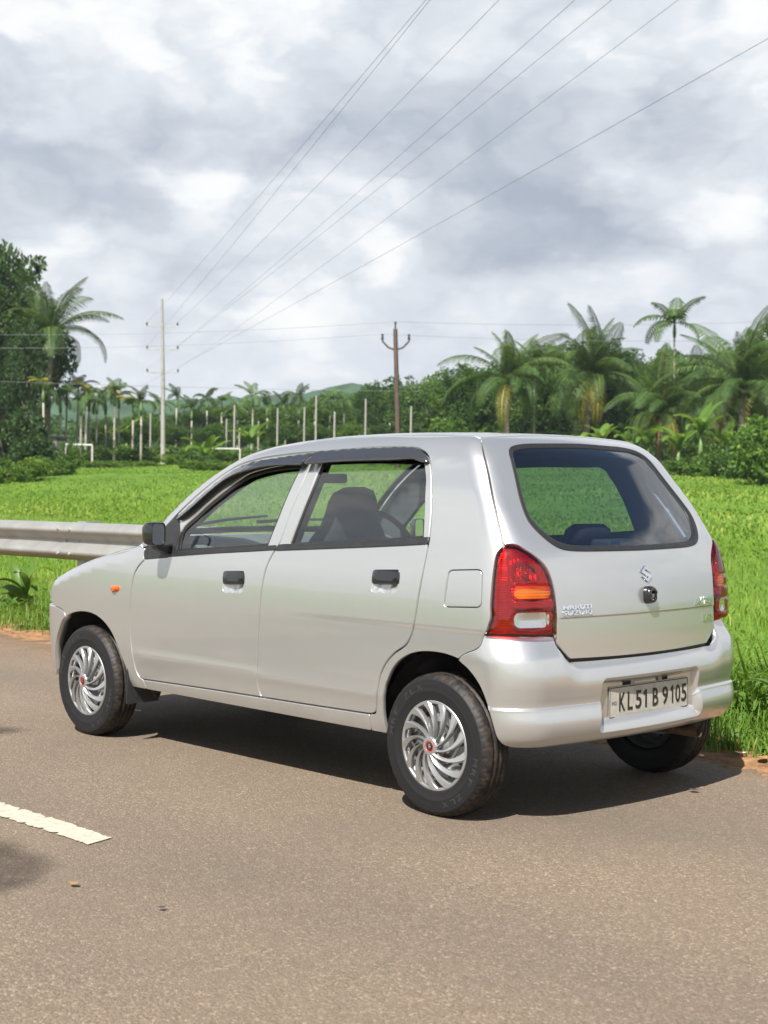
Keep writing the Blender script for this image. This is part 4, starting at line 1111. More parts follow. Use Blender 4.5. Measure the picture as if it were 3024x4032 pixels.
# road: one worn asphalt sheet with a ragged verge side
def edge_y(x): return 1.13 + .05 * np.sin(x * 1.7) + .035 * np.sin(x * 4.3 + 1) + .02 * np.sin(x * 11.0) + .42 * ss(-1.0, -5.0, x) + 0.02 * np.sin(x * 27)
rx = np.unique(np.r_[np.linspace(-400, -14, 40), np.linspace(-14, 10, 300), np.linspace(10, 200, 30)])
rows = [-7.2, -5.0, -3.0, -1.0, 0.2, .8]
V = []; 
for y in rows: V.append(np.column_stack([rx, np.full_like(rx, y), np.zeros_like(rx)]))
V.append(np.column_stack([rx, edge_y(rx), np.full_like(rx, -.004)])); V.append(np.column_stack([rx, edge_y(rx) + .03, np.full_like(rx, -.06)]))
V = np.vstack(V); n = len(rx); R_ = len(rows) + 2
idx = np.arange(n * R_).reshape(R_, n)
Fq = np.stack([idx[:-1, :-1], idx[:-1, 1:], idx[1:, 1:], idx[1:, :-1]], -1).reshape(-1, 4)
m = bpy.data.materials.new('asphalt'); m.use_nodes = True; T = NT(m.node_tree); b = T.n['Principled BSDF']
t = T.new('ShaderNodeTexCoord'); mp = T.new('ShaderNodeMapping'); T.link(t.outputs['Object'], mp.inputs[0]); mp.inputs['Scale'].default_value = (.25, 1.0, 1.0)
v1 = T.new('ShaderNodeTexVoronoi', feature='F1'); v1.inputs['Scale'].default_value = 135.0; T.link(t.outputs['Object'], v1.inputs['Vector'])
v2 = T.new('ShaderNodeTexVoronoi', feature='F1'); v2.inputs['Scale'].default_value = 260.0; T.link(t.outputs['Object'], v2.inputs['Vector'])
sg_ = T.new('ShaderNodeSeparateColor'); T.link(v1.outputs['Color'], sg_.inputs[0])
sg2 = T.new('ShaderNodeSeparateColor'); T.link(v2.outputs['Color'], sg2.inputs[0])
stone = T.ramp(sg_.outputs[0], [(0.0, (.090, .074, .059)), (.45, (.140, .115, .089)), (.78, (.185, .152, .117)), (.92, (.27, .225, .175)), (1.0, (.44, .37, .29))])
stone2 = T.ramp(sg2.outputs[1], [(0.0, (.085, .070, .056)), (.6, (.155, .126, .097)), (1.0, (.29, .235, .18))])
c = T.mix(.45, stone, stone2); c = T.mix(1.0, c, (1.13, 1.05, .975), 'MULTIPLY')
wear = T.noise(mp.outputs[0], 1.1, 6, .6); broad = T.noise(t.outputs['Object'], .55, 5, .55); fine = T.noise(t.outputs['Object'], 7.0, 5, .6)
c = T.mix(T.ramp(wear, [(.35, 0.0), (.68, .42)]), c, (.165, .130, .093))
c = T.mix(T.ramp(broad, [(.42, 0.0), (.70, .40)]), c, (.092, .078, .062))
c = T.mix(T.ramp(fine, [(.45, 0.0), (.8, .22)]), c, (.19, .15, .108))
# long faint wheel tracks
wt = T.new('ShaderNodeSeparateXYZ'); T.link(t.outputs['Object'], wt.inputs[0])
trk = T.math('SINE', T.math('ADD', T.math('MULTIPLY', wt.outputs[1], 3.7), T.math('MULTIPLY', broad, 3.0)))
c = T.mix(T.math('MULTIPLY', T.ramp(trk, [(.0, 0.0), (1.0, 1.0)]), .16), c, (.075, .068, .060))
# red earth washed onto the road, mostly along the verge
sp = T.new('ShaderNodeSeparateXYZ'); T.link(t.outputs['Object'], sp.inputs[0])
mr = T.new('ShaderNodeMapRange', interpolation_type='SMOOTHSTEP'); T.link(sp.outputs[1], mr.inputs[0]); mr.inputs[1].default_value = .55; mr.inputs[2].default_value = 1.25; mr.inputs[3].default_value = 0; mr.inputs[4].default_value = .8
e2 = T.noise(t.outputs['Object'], 5.0, 7, .65)
c = T.mix(T.math('MULTIPLY', mr.outputs[0], T.ramp(e2, [(.38, 0.0), (.62, 1.0)])), c, (.27, .155, .075))
sp2 = T.noise(t.outputs['Object'], 13.0, 3, .5); spm = T.noise(t.outputs['Object'], 1.3, 3, .5)
c = T.mix(T.math('MULTIPLY', T.ramp(sp2, [(.735, 0.0), (.76, .8)]), T.ramp(spm, [(.50, 0.0), (.60, 1.0)])), c, (.36, .15, .055))
T.link(c, b.inputs['Base Color']); b.inputs['Roughness'].default_value = .86; b.inputs['Specular IOR Level'].default_value = .35
bp = T.new('ShaderNodeBump'); bp.inputs['Strength'].default_value = .6; bp.inputs['Distance'].default_value = .006
T.link(T.math('ADD', v1.outputs['Distance'], T.math('MULTIPLY', v2.outputs['Distance'], .6)), bp.inputs['Height']); bp.invert = True
T.link(bp.outputs[0], b.inputs['Normal'])
road = link_obj('road', mesh('road', V, Fq, m, False)); tag(road, kind='structure')

# red earth shoulder
vx = np.linspace(-16, 12, 900); V = []
prof = [(-.26, -.012, .10), (-.13, -.004, .12), (-.05, .001, .08), (0.02, .005, .06), (.10, .012, .02), (.30, .012, .0), (.65, -.02, .0), (1.1, -.12, 0)]
for dy, z, jag in prof:
    yy = edge_y(vx) + dy + jag * (np.sin(vx * 6.1 + dy * 9) * .35 + np.sin(vx * 17.3) * .25 + rng.normal(0, .25, len(vx)))
    V.append(np.column_stack([vx, yy, z + .004 * np.sin(vx * 9 + dy * 30) + .003 * np.sin(vx * 23 + dy * 50) + rng.normal(0, .0025, len(vx))]))
V = np.vstack(V); n = len(vx); idx = np.arange(n * len(prof)).reshape(len(prof), n)
Fq = np.stack([idx[:-1, :-1], idx[:-1, 1:], idx[1:, 1:], idx[1:, :-1]], -1).reshape(-1, 4)
mat('red_earth', (.24, .135, .065), .95, var=.45, vscale=14, bump=.8, bscale=70, spec=.2)
sh = link_obj('road_shoulder', mesh('road_shoulder', V, Fq, 'red_earth')); tag(sh, kind='structure')

# unseen bare earth behind the car, added to turn the tailgate reflection beige
lx, ly = np.meshgrid(np.linspace(3.4, 18, 70), np.linspace(.9, 7.5, 34)); jit = .25 * np.sin(lx * 2.1 + ly) + .2 * np.sin(ly * 3 + lx * .7)
lz = np.maximum(ground_z(lx, ly) + .03, -.02 + .0 * lx) + .006 * np.sin(lx * 7) * np.sin(ly * 6); lz[0] = -.02
lx2 = lx + np.where(lx < 4.2, jit, 0); n1, n2 = lx.shape; idx = np.arange(n1 * n2).reshape(n1, n2)
Fq = np.stack([idx[:-1, :-1], idx[:-1, 1:], idx[1:, 1:], idx[1:, :-1]], -1).reshape(-1, 4)
mat('dusty_earth', (.25, .17, .10), .95, var=.3, vscale=3, bump=.5, bscale=30, spec=.2)
lb = link_obj('unseen_earth', mesh('unseen_earth', np.column_stack([lx2.ravel(), ly.ravel(), lz.ravel()]), Fq, 'dusty_earth')); tag(lb, kind='structure')

# centre-line dash, worn at the edges
mat('road_paint', (.40, .37, .295), .75, var=.18, vscale=35, bump=.3, bscale=160)
xs = np.linspace(-1.2, 1.865, 240)
e1 = -1.785 + rng.normal(0, .003, 240) - .02 * np.clip(rng.normal(-1.2, 1, 240), 0, 1) + .004 * np.sin(xs * 9); e0 = -1.905 + rng.normal(0, .003, 240) + .02 * np.clip(rng.normal(-1.2, 1, 240), 0, 1) + .004 * np.sin(xs * 7 + 2)
V = np.r_[np.column_stack([xs + .03 * 0, e0, np.full(240, .0042)]), np.column_stack([xs, e1, np.full(240, .0042)])]
V[:240, 0] += .03 * (xs - xs.min()) / np.ptp(xs)
Fq = np.array([(i, i + 1, 241 + i, 240 + i) for i in range(239)])
dsh = link_obj('centre_line_dash', mesh('centre_line_dash', V, Fq, 'road_paint', False)); tag(dsh, 'worn white painted lane dash on the asphalt at the left edge', 'road marking')

# scraps lying on the road
mat('dry_leaf', (.30, .17, .07), .8, var=.4, vscale=60); mat('dark_leaf', (.045, .038, .030), .8); mat('pale_scrap', (.50, .58, .50), .7)
def leaf_scrap(x, y, l, a, m, label, z=.004):
    n = 7; V = []
    for i in range(n):
        u = i / (n - 1); w = .36 * l * math.sin(math.pi * min(.98, u * .95 + .03)) ** .8
        for s in (-1, 1): V.append((u * l - l / 2, s * w, .004 + .010 * l / .06 * (u - .5) ** 2 * 4 * .5 + .004 * abs(s)))
    Fc = [(2 * i, 2 * i + 2, 2 * i + 3, 2 * i + 1) for i in range(n - 1)]
    o = link_obj('fallen_leaf', mesh('fallen_leaf', V, Fc, m)); o.location = (x, y, z); o.rotation_euler = (0, 0, a)
    tag(o, label, 'leaf', 'scraps lying on the road')
leaf_scrap(2.751, .391, .045, .3, 'dark_leaf', 'small dark leaf on the asphalt just behind the car')
leaf_scrap(2.695, -2.163, .026, 1.2, 'dark_leaf', 'tiny dark scrap on the asphalt left of the orange specks')
leaf_scrap(2.308, -2.214, .036, .2, 'dry_leaf', 'curled dry brown leaf on the road near the painted dash')
leaf_scrap(2.47, 1.16, .055, .5, 'pale_scrap', 'pale greenish scrap at the foot of the grass behind the car', .024)
leaf_scrap(2.60, 1.13, .06, 1.4, 'dry_leaf', 'dry leaf on the red earth at the right edge', .024)

# ------------------------------------------------------------------ crash barrier
mat('galvanised', (.33, .327, .31), .42, .5, var=.16, vscale=4, bump=.05, bscale=60)
mat('galvanised_post', (.36, .37, .36), .5, .5, var=.3, vscale=12)
RX0, RX1, RY = -13.0, -2.58, 1.97
rail = empty('crash_barrier', (-4.36, RY, 0), 'galvanised W-beam crash barrier along the grass verge ahead of the car', 'guardrail')
wp = [(0.000, .155), (-.020, .150), (-.065, .118), (-.080, .100), (-.080, .082), (-.066, .064), (-.012, .022), (0, .0), (-.012, -.022), (-.066, -.064), (-.080, -.082), (-.080, -.100), (-.065, -.118), (-.020, -.150), (0, -.155)]
def beam(x0, x1, dy):
    xs = np.linspace(x0, x1, max(2, int((x1 - x0) / .12))); V = []
    for x in xs:
        dent = .012 * math.exp(-((x + 4.9) / .25) ** 2)
        for (o, h) in wp: V.append((x - (-4.36), o * 1.0 + dy + dent, .735 + h + .006 * (x + 4.4)))
    n = len(wp); Fc = []
    for i in range(len(xs) - 1):
        for k in range(n - 1): Fc.append((i * n + k, (i + 1) * n + k, (i + 1) * n + k + 1, i * n + k + 1))
    return V, Fc
V, Fc = beam(RX0, -4.30, 0)
b1 = link_obj('rail_beam', mesh('rail_beam', V, Fc, 'galvanised'), rail)
V, Fc = beam(-4.62, RX1, -.006)
b2 = link_obj('rail_beam', mesh('rail_beam', V, Fc, 'galvanised'), rail)
for bx_, bz_ in ((-4.55, .10), (-4.55, .0), (-4.55, -.10), (-4.37, .10), (-4.37, .0), (-4.37, -.10)):
    lbm = MB(); dy_ = -.006 if bz_ == 0 else -.086
    lbm.tube([(bx_ + 4.36, dy_ + .004, .735 + bz_), (bx_ + 4.36, dy_ - .010, .735 + bz_)], [.016, .011], 8); lbm.build('bolt', 'galvanised_post', b2)
fish = MB(); V = []; 
for i in range(13):
    a = math.pi * (i / 12 - .5)
    for h in (-.155, -.08, 0, .08, .155): V.append((RX1 + 4.36 + .10 * math.cos(a) , -.04 + .10 * math.sin(a) + .0, .735 + h + .011))
fish.add(V, [(5 * i + k, 5 * i + 5 + k, 5 * i + 6 + k, 5 * i + 1 + k) for i in range(12) for k in range(4)])
fish.build('rail_end', 'galvanised', rail, smooth=True)
for px_ in (-12.3, -8.35, -4.36, -2.75):
    p = MB()
    z0 = float(ground_z(px_, RY + .12))
    for (cx_, cy_, sx_, sy_) in ((0, .075, .006, .15), (-.06, .0, .12, .006), (-.06, .15, .12, .006)):
        p.box((px_ + 4.36 + cx_ + .05, .03 + cy_, (z0 - .1 + .90) / 2), (sx_, sy_, .90 - z0 + .1))
    po = p.build('post', 'galvanised_post', rail)
    bb = MB()
    for zz in (.735,):
        bb.tube([(px_ + 4.36, -.012, zz), (px_ + 4.36, .0, zz)], .018, 8)
    bb.build('bolt', 'galvanised_post', po)


# ------------------------------------------------------------------ vegetation materials
def leaf_mat(name, stops, trans=.35, rough=.55, spec=.3, noise_scale=.7):
    """leaf colour varies leaf by leaf (attribute 'tint') and plant by plant"""
    m = bpy.data.materials.new(name); m.use_nodes = True; T = NT(m.node_tree); T.n.clear()
    at_ = T.new('ShaderNodeAttribute', attribute_name='tint')
    oi = T.new('ShaderNodeObjectInfo')
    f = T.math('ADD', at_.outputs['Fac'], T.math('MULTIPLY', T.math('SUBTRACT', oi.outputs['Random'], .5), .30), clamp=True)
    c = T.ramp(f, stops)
    p = T.new('ShaderNodeBsdfPrincipled'); T.link(c, p.inputs['Base Color']); p.inputs['Roughness'].default_value = rough; p.inputs['Specular IOR Level'].default_value = spec
    tr = T.new('ShaderNodeBsdfTranslucent'); T.link(T.mix(.35, c, (.30, .40, .03)), tr.inputs[0])
    mx = T.new('ShaderNodeMixShader'); mx.inputs[0].default_value = trans; T.link(p.outputs[0], mx.inputs[1]); T.link(tr.outputs[0], mx.inputs[2])
    o = T.new('ShaderNodeOutputMaterial'); T.link(mx.outputs[0], o.inputs[0]); MATS[name] = m
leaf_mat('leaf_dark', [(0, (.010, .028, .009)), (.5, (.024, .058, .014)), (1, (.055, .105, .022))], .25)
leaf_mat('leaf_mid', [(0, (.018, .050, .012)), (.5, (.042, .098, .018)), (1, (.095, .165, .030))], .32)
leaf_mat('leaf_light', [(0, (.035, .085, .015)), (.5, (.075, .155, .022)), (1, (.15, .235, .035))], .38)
leaf_mat('frond_green', [(0, (.020, .050, .016)), (.5, (.048, .098, .024)), (.85, (.10, .155, .034)), (1, (.19, .19, .04))], .30)
leaf_mat('frond_yellow', [(0, (.09, .10, .02)), (.5, (.20, .19, .035)), (1, (.34, .28, .05))], .35)
leaf_mat('frond_dead', [(0, (.13, .065, .03)), (.5, (.22, .12, .055)), (1, (.30, .18, .09))], .15)
leaf_mat('banana_leaf', [(0, (.045, .105, .018)), (.5, (.085, .175, .028)), (1, (.16, .25, .045))], .42, .4)
leaf_mat('grass_blade', [(0, (.050, .120, .016)), (.4, (.088, .185, .022)), (.8, (.145, .255, .034)), (.95, (.22, .30, .06)), (1, (.34, .30, .12))], .42, .55, .25)
leaf_mat('field_grass', [(0, (.072, .150, .018)), (.4, (.130, .235, .026)), (.8, (.190, .300, .042)), (1, (.30, .35, .08))], .42, .6, .2)
mat('bark', (.10, .085, .068), .95, var=.4, vscale=8, bump=.6, bscale=25)
mat('palm_bark', (.16, .135, .11), .9, var=.35, vscale=10, bump=.5, bscale=20)
mat('areca_bark', (.28, .265, .225), .85, var=.25, vscale=6)
mat('areca_shaft', (.09, .16, .04), .5, var=.2, vscale=6)
mat('concrete_post', (.27, .26, .24), .9, var=.2, vscale=7)
mat('rust_pole', (.070, .045, .034), .7, var=.4, vscale=7)
mat('wire', (.17, .18, .20), .5)
mat('goal_white', (.40, .39, .36), .7, var=.15, vscale=5)
mat('shed_dark', (.045, .045, .048), .8, var=.3, vscale=4); mat('shed_wall', (.16, .15, .14), .9, var=.3, vscale=4)
mat('fruit', (.50, .26, .03), .6)

def leaf_mesh(name, P, D, U, L, Wd, tint, m):
    """many flat leaves: centre base P, direction D, side U, length L, width Wd (arrays) -> kite-shaped quads"""
    P = np.asarray(P); L = np.asarray(L)[:, None]; Wd = np.asarray(Wd)[:, None]
    a = P; b_ = P + D * L * .45 + U * Wd * .5; c = P + D * L; d = P + D * L * .45 - U * Wd * .5
    V = np.stack([a, b_, c, d], 1).reshape(-1, 3); Fq = np.arange(len(V)).reshape(-1, 4)
    me = mesh(name, V, Fq, m, False)
    at_ = me.attributes.new('tint', 'FLOAT', 'POINT'); at_.data.foreach_set('value', np.repeat(np.clip(tint, 0, 1), 4).astype(np.float32))
    return me
def unit(v): return v / np.maximum(1e-9, np.linalg.norm(v, axis=-1, keepdims=True))
def rand_dirs(n): return unit(rng.normal(size=(n, 3)))

def crown_mesh(name, blobs, n, size, m, droop=.2, sub=7):
    """foliage through the volume of an irregular cloud of clumps; each clump is a denser ball of leaves"""
    P = []; TT = []; Dn = []
    w = np.array([b[3] * b[4] * b[5] for b in blobs]) ** .67; w /= w.sum()
    for b, k in zip(blobs, w):
        nb = int(n * k); ncl = max(4, nb // sub // 4)
        d = rand_dirs(ncl); r = rng.uniform(.55, 1.08, (ncl, 1)) ** .7
        cen = np.array(b[:3]) + d * r * np.array(b[3:6])
        rad = np.mean(b[3:6]) * rng.uniform(.16, .34, ncl)
        ct = rng.uniform(-.22, .22, ncl)
        ci = rng.integers(0, ncl, nb); q = rand_dirs(nb) * (rng.uniform(.1, 1, (nb, 1)) ** .5)
        P.append(cen[ci] + q * rad[ci][:, None] * [1, 1, .75]); Dn.append(unit(d[ci] * .6 + q))
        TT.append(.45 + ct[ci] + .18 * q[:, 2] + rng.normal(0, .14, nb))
    P = np.vstack(P); Dn = np.vstack(Dn); TT = np.concatenate(TT)
    D = unit(Dn + rand_dirs(len(P)) * .9 + np.array([0, 0, -droop])); U = unit(np.cross(D, rand_dirs(len(P))))
    return leaf_mesh(name, P, D, U, size * rng.uniform(.7, 1.35, len(P)), size * rng.uniform(.45, .8, len(P)), TT, m)

def trunk_mesh(name, H, r0, r1, m, bend=.3, limbs=5, crown_h=.5):
    b = MB(); pts = []; x = y = 0
    for i in range(7):
        t = i / 6; pts.append((bend * math.sin(t * 2.1) * H * .1, bend * H * .06 * math.sin(t * 3 + 1), H * t * .85))
    b.tube(pts, [r0 * (1.35 if i == 0 else 1) + (r1 - r0) * i / 6 for i in range(7)], 9)
    for k in range(limbs):
        t = .42 + .5 * k / max(1, limbs); i = min(5, int(t * 6)); p = Vector(pts[i]); a = k * 2.4 + .5
        q = p + Vector((math.cos(a), math.sin(a), .95)) * H * .16; s = q + Vector((math.cos(a + .4), math.sin(a + .4), .7)) * H * .14
        b.tube([p, q, s], [r1 * .8 + r0 * .15, r1 * .6, r1 * .25], 6)
    me = mesh(name, b.V, b.F, m); return me

# placement: bearing = tangent of the horizontal angle from the survey line, distance in metres along it
def at(bearing, dist):
    x = 6.21 + dist * (-.724 + bearing * .69); y = -4.64 + dist * (.69 + bearing * .724)
    return x, y, float(ground_z(x, y))
def bx(px): return (px - 829.5) / 3218.0

# ---- broadleaf trees: four shapes, shared by the copies
TREES = []
for v, (mname, spread) in enumerate((('leaf_dark', 1.0), ('leaf_mid', 1.15), ('leaf_mid', .8), ('leaf_light', .95))):
    r_ = random.Random(40 + v); blobs = [(0, 0, 5.2, 2.2 * spread, 2.2 * spread, 2.0)]
    for k in range(9):
        a = k * 2.39 + v; rr_ = r_.uniform(.8, 2.3) * spread; z = r_.uniform(2.9, 7.0); s = r_.uniform(.85, 1.6)
        blobs.append((rr_ * math.cos(a), rr_ * math.sin(a), z, s, s, s * r_.uniform(.6, .95)))
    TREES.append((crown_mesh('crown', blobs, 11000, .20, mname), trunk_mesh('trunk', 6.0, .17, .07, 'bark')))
tree_count = 0
def tree(bearing, dist, h, kind, label, w=1.0, group=None, name='broadleaf_tree', sink=0.0):
    x, y, z = at(bearing, dist); s = h / 8.0
    o = empty(name, (x, y, z - .05 - sink), label, 'tree', group, rz=random.uniform(0, 6.28)); o.scale = (s * w, s * w, s)
    link_obj('trunk', TREES[kind][1], o); link_obj('crown', TREES[kind][0], o)
    return o

# ---- palms
def frond_mesh(name, L, droop, npair, leaflet, width, m, curl=.0, stiff=0.0, side=1.0):
    """one feather leaf along +x, arching up and over; rachis plus leaflets"""
    ts = np.linspace(0, 1, 15)
    ang = math.radians(58) - droop * ts ** 1.15
    dx = np.cos(ang) * L / 14; dz = np.sin(ang) * L / 14
    X_ = np.r_[0, np.cumsum(dx[:-1])]; Z_ = np.r_[0, np.cumsum(dz[:-1])]
    V = []; Fs = []
    for i in range(15):
        w = .045 * (1 - ts[i]) ** .8 + .008
        V += [(X_[i], -w, Z_[i]), (X_[i], w, Z_[i]), (X_[i], 0, Z_[i] - w)]
    for i in range(14):
        a = 3 * i; Fs += [(a, a + 3, a + 4, a + 1), (a + 1, a + 4, a + 5, a + 2), (a + 2, a + 5, a + 3, a)]
    tt = [.8] * len(V)
    for k in range(npair):
        t = .10 + .90 * (k + .5) / npair; x = np.interp(t, ts, X_); z = np.interp(t, ts, Z_); an = np.interp(t, ts, ang)
        ln = leaflet * (math.sin(math.pi * min(1, .16 + t * .82)) ** .6) * random.uniform(.85, 1.1)
        for s in (-1, 1):
            f = Vector((math.cos(an), 0, math.sin(an))); up = Vector((-math.sin(an), 0, math.cos(an)))
            d = (f * .62 + Vector((0, s, 0)) * side + up * (.22 - .1 * t) + Vector((0, 0, -.28 - stiff))).normalized()
            d2 = (d + Vector((0, 0, -.75 + stiff))).normalized()
            p0 = Vector((x, 0, z)); p1 = p0 + d * ln * .5; p2 = p1 + d2 * ln * .5
            wv = f * width * .5; o = len(V)
            V += [p0 - wv * .5, p0 + wv * .5, p1 + wv, p1 - wv, p2]
            Fs += [(o, o + 1, o + 2, o + 3), (o + 3, o + 2, o + 4)]
            tn = random.uniform(.25, .75); tt += [tn] * 5
    me = mesh(name, V, Fs, m, False)
    at_ = me.attributes.new('tint', 'FLOAT', 'POINT'); at_.data.foreach_set('value', np.array(tt, dtype=np.float32))
    return me
COCO = [frond_mesh('frond', 4.5, math.radians(d), 46, .95, .064, mm) for d, mm in ((55, 'frond_green'), (85, 'frond_green'), (110, 'frond_green'), (135, 'frond_green'), (120, 'frond_yellow'), (100, 'frond_green'))]
COCO_DEAD = frond_mesh('dead_frond', 3.6, math.radians(150), 26, .7, .05, 'frond_dead', side=.5)
COCO_YEL = frond_mesh('frond', 4.0, math.radians(150), 30, .8, .06, 'frond_yellow', side=.7)
def coconut(bearing, dist, h, label, seed, n=24, yellow=1, dead=0, lean=.06, group='coconut palms', scale=1.0):
    r = random.Random(seed); x, y, z = at(bearing, dist)
    o = empty('coconut_palm', (x, y, z - .05), label, 'palm', group)
    b = MB(); a = r.uniform(0, 6.28); pts = []
    for i in range(9):
        t = i / 8; pts.append((math.cos(a) * lean * h * t * t * 1.5, math.sin(a) * lean * h * t * t * 1.5, h * t))
    b.tube(pts, [.20 - .07 * (i / 8) + (.10 if i == 0 else 0) for i in range(9)], 10)
    link_obj('trunk', mesh('trunk', b.V, b.F, 'palm_bark'), o); top = Vector(pts[-1])
    for k in range(n):
        t = k / n; me = COCO[min(3, int(t * 4.2))] if k % 6 else COCO[5]
        f = link_obj('frond', me, o); f.location = top + Vector((0, 0, .05)); tilt = -math.radians(32) + math.radians(88) * t + r.uniform(-.30, .30)
        f.rotation_euler = (r.uniform(-.5, .5), tilt, k * 2.39996 + r.uniform(-.45, .45)); s = r.uniform(.62, 1.1) * scale; f.scale = (s, s, s)
    for k in range(yellow):
        f = link_obj('frond', COCO_YEL, o); f.location = top; f.rotation_euler = (0, math.radians(60), r.uniform(0, 6.28)); f.scale = (scale,) * 3
        f['label'] = 'yellowing hanging frond'
    for k in range(dead):
        f = link_obj('frond', COCO_DEAD, o); f.location = top - Vector((0, 0, .2)); f.rotation_euler = (0, math.radians(75), r.uniform(0, 6.28)); f.scale = (scale,) * 3
        f['label'] = 'dead brown hanging frond'
    nb = MB()
    for k in range(6):
        aa = k * 1.05; c = top + Vector((math.cos(aa) * .26, math.sin(aa) * .26, -.22 - .1 * (k % 2)))
        nb.tube([c + Vector((0, 0, .13)), c + Vector((0, 0, .06)), c - Vector((0, 0, .06)), c - Vector((0, 0, .13))], [.03, .11, .11, .03], 8)
    link_obj('coconut_bunch', mesh('coconut_bunch', nb.V, nb.F, 'frond_yellow'), o)
    return o
ARECA = [frond_mesh('frond', 1.9, math.radians(d), 15, .55, .10, mm, stiff=.1) for d, mm in ((70, 'frond_green'), (105, 'frond_green'), (125, 'frond_green'), (115, 'frond_yellow'))]
ar_tr = {}
def areca(bearing, dist, h, label, seed, n=8, group='areca palms along the far side of the field', yellow=False, s=1.0):
    r = random.Random(seed); x, y, z = at(bearing, dist)
    o = empty('areca_palm', (x, y, z - .05), label, 'palm', group)
    b = MB(); lx = r.uniform(-.02, .02) * h; ly = r.uniform(-.02, .02) * h
    b.tube([(0, 0, 0), (lx * .3, ly * .3, h * .33), (lx * .6, ly * .6, h * .66), (lx, ly, h)], [.080, .066, .060, .052], 8)
    link_obj('trunk', mesh('trunk', b.V, b.F, 'areca_bark'), o)
    b = MB(); b.tube([(lx, ly, h), (lx, ly, h + .3), (lx, ly, h + .8)], [.08, .10, .05], 8); link_obj('crownshaft', mesh('crownshaft', b.V, b.F, 'areca_shaft'), o)
    for k in range(n):
        f = link_obj('frond', ARECA[3] if yellow and k % 3 == 0 else ARECA[k % 3], o); f.location = (lx, ly, h + .75)
        f.rotation_euler = (r.uniform(-.2, .2), math.radians(-15 + 50 * (k % 3) / 2) + r.uniform(-.2, .2), ((k * 5) % n) * 6.2832 / n + r.uniform(-.4, .4) + seed); q = r.uniform(.8, 1.1) * s; f.scale = (q, q, q)
    return o
def banana_leaf_mesh(name, L, w, droop):
    V = []; Fs = []; tt = []; n = 11; x = z = 0; an = math.radians(72)
    for i in range(n):
        t = i / (n - 1); ww = w * math.sin(math.pi * min(.97, .07 + t * .9)) ** .6 * .5
        sx = -math.sin(an); sz = math.cos(an); fold = .35
        V += [(x + sx * ww * fold, -ww, z + sz * ww * fold), (x, 0, z), (x + sx * ww * fold, ww, z + sz * ww * fold)]; tt += [.6, .8, .5]
        an -= droop / n * (.4 + 1.2 * t); x += math.cos(an) * L / (n - 1); z += math.sin(an) * L / (n - 1)
    for i in range(n - 1):
        a = 3 * i; Fs += [(a, a + 3, a + 4, a + 1), (a + 1, a + 4, a + 5, a + 2)]
    me = mesh(name, V, Fs, 'banana_leaf'); at_ = me.attributes.new('tint', 'FLOAT', 'POINT'); at_.data.foreach_set('value', np.array(tt, dtype=np.float32)); return me
BAN = [banana_leaf_mesh('leaf', 1.8, .50, d) for d in (.9, 1.6, 2.3)]
def banana(bearing, dist, h, label, seed, group='banana plants at the edge of the trees'):
    r = random.Random(seed); x, y, z = at(bearing, dist); o = empty('banana_plant', (x, y, z - .05), label, 'plant', group)
    b = MB(); b.tube([(0, 0, 0), (0, 0, h * .5), (.03, 0, h)], [.13, .11, .06], 9); link_obj('stem', mesh('stem', b.V, b.F, 'areca_shaft'), o)
    for k in range(8):
        f = link_obj('leaf', BAN[k % 3], o); f.location = (.03, 0, h - .05); f.rotation_euler = (r.uniform(-.2, .2), r.uniform(-.15, .35), k * 2.4 + r.uniform(-.3, .3)); q = r.uniform(.75, 1.1); f.scale = (q, q, q)
    return o
SHRUBS = []
for v, mname in enumerate(('leaf_mid', 'leaf_light', 'leaf_dark')):
    r_ = random.Random(90 + v); bl_ = [(0, 0, .55, .75, .75, .5)] + [(r_.uniform(-.9, .9), r_.uniform(-.9, .9), r_.uniform(.35, 1.1), .5, .5, .38) for _ in range(6)]
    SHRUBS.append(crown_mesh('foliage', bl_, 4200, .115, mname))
stem_b = MB()
for k in range(5): stem_b.tube([(0, 0, 0), (math.cos(k * 1.26) * .35, math.sin(k * 1.26) * .35, .8)], [.03, .012], 5)
SHRUB_STEM = mesh('stem', stem_b.V, stem_b.F, 'bark')
def shrub(bearing, dist, h, w, kind, label, group='shrubs along the field edge'):
    x, y, z = at(bearing, dist); o = empty('shrub', (x, y, z - .08), label, 'shrub', group, rz=random.uniform(0, 6.28)); o.scale = (w / 2.2, w / 2.2, h / 1.35)
    link_obj('foliage', SHRUBS[kind], o); link_obj('stem', SHRUB_STEM, o); return o


# ------------------------------------------------------------------ what stands in and beyond the field
def top_h(px, py, dist):
    """height above its own ground of a top seen at elevation (horizon minus py) from the survey point"""
    hz = 1044 + (px - 829.5) * .0088
    return 1.235 + (hz - py) / 3218.0 * dist - at(bx(px), dist)[2]
ORD = ['first', 'second', 'third', 'fourth', 'fifth', 'sixth', 'seventh', 'eighth', 'ninth', 'tenth', 'eleventh', 'twelfth', 'thirteenth', 'fourteenth', 'fifteenth', 'sixteenth', 'seventeenth', 'eighteenth', 'nineteenth', 'twentieth', 'twenty-first', 'twenty-second', 'twenty-third', 'twenty-fourth', 'twenty-fifth', 'twenty-sixth', 'twenty-seventh', 'twenty-eighth', 'twenty-ninth', 'thirtieth', 'thirty-first', 'thirty-second', 'thirty-third', 'thirty-fourth', 'thirty-fifth', 'thirty-sixth', 'thirty-seventh', 'thirty-eighth', 'thirty-ninth', 'fortieth']

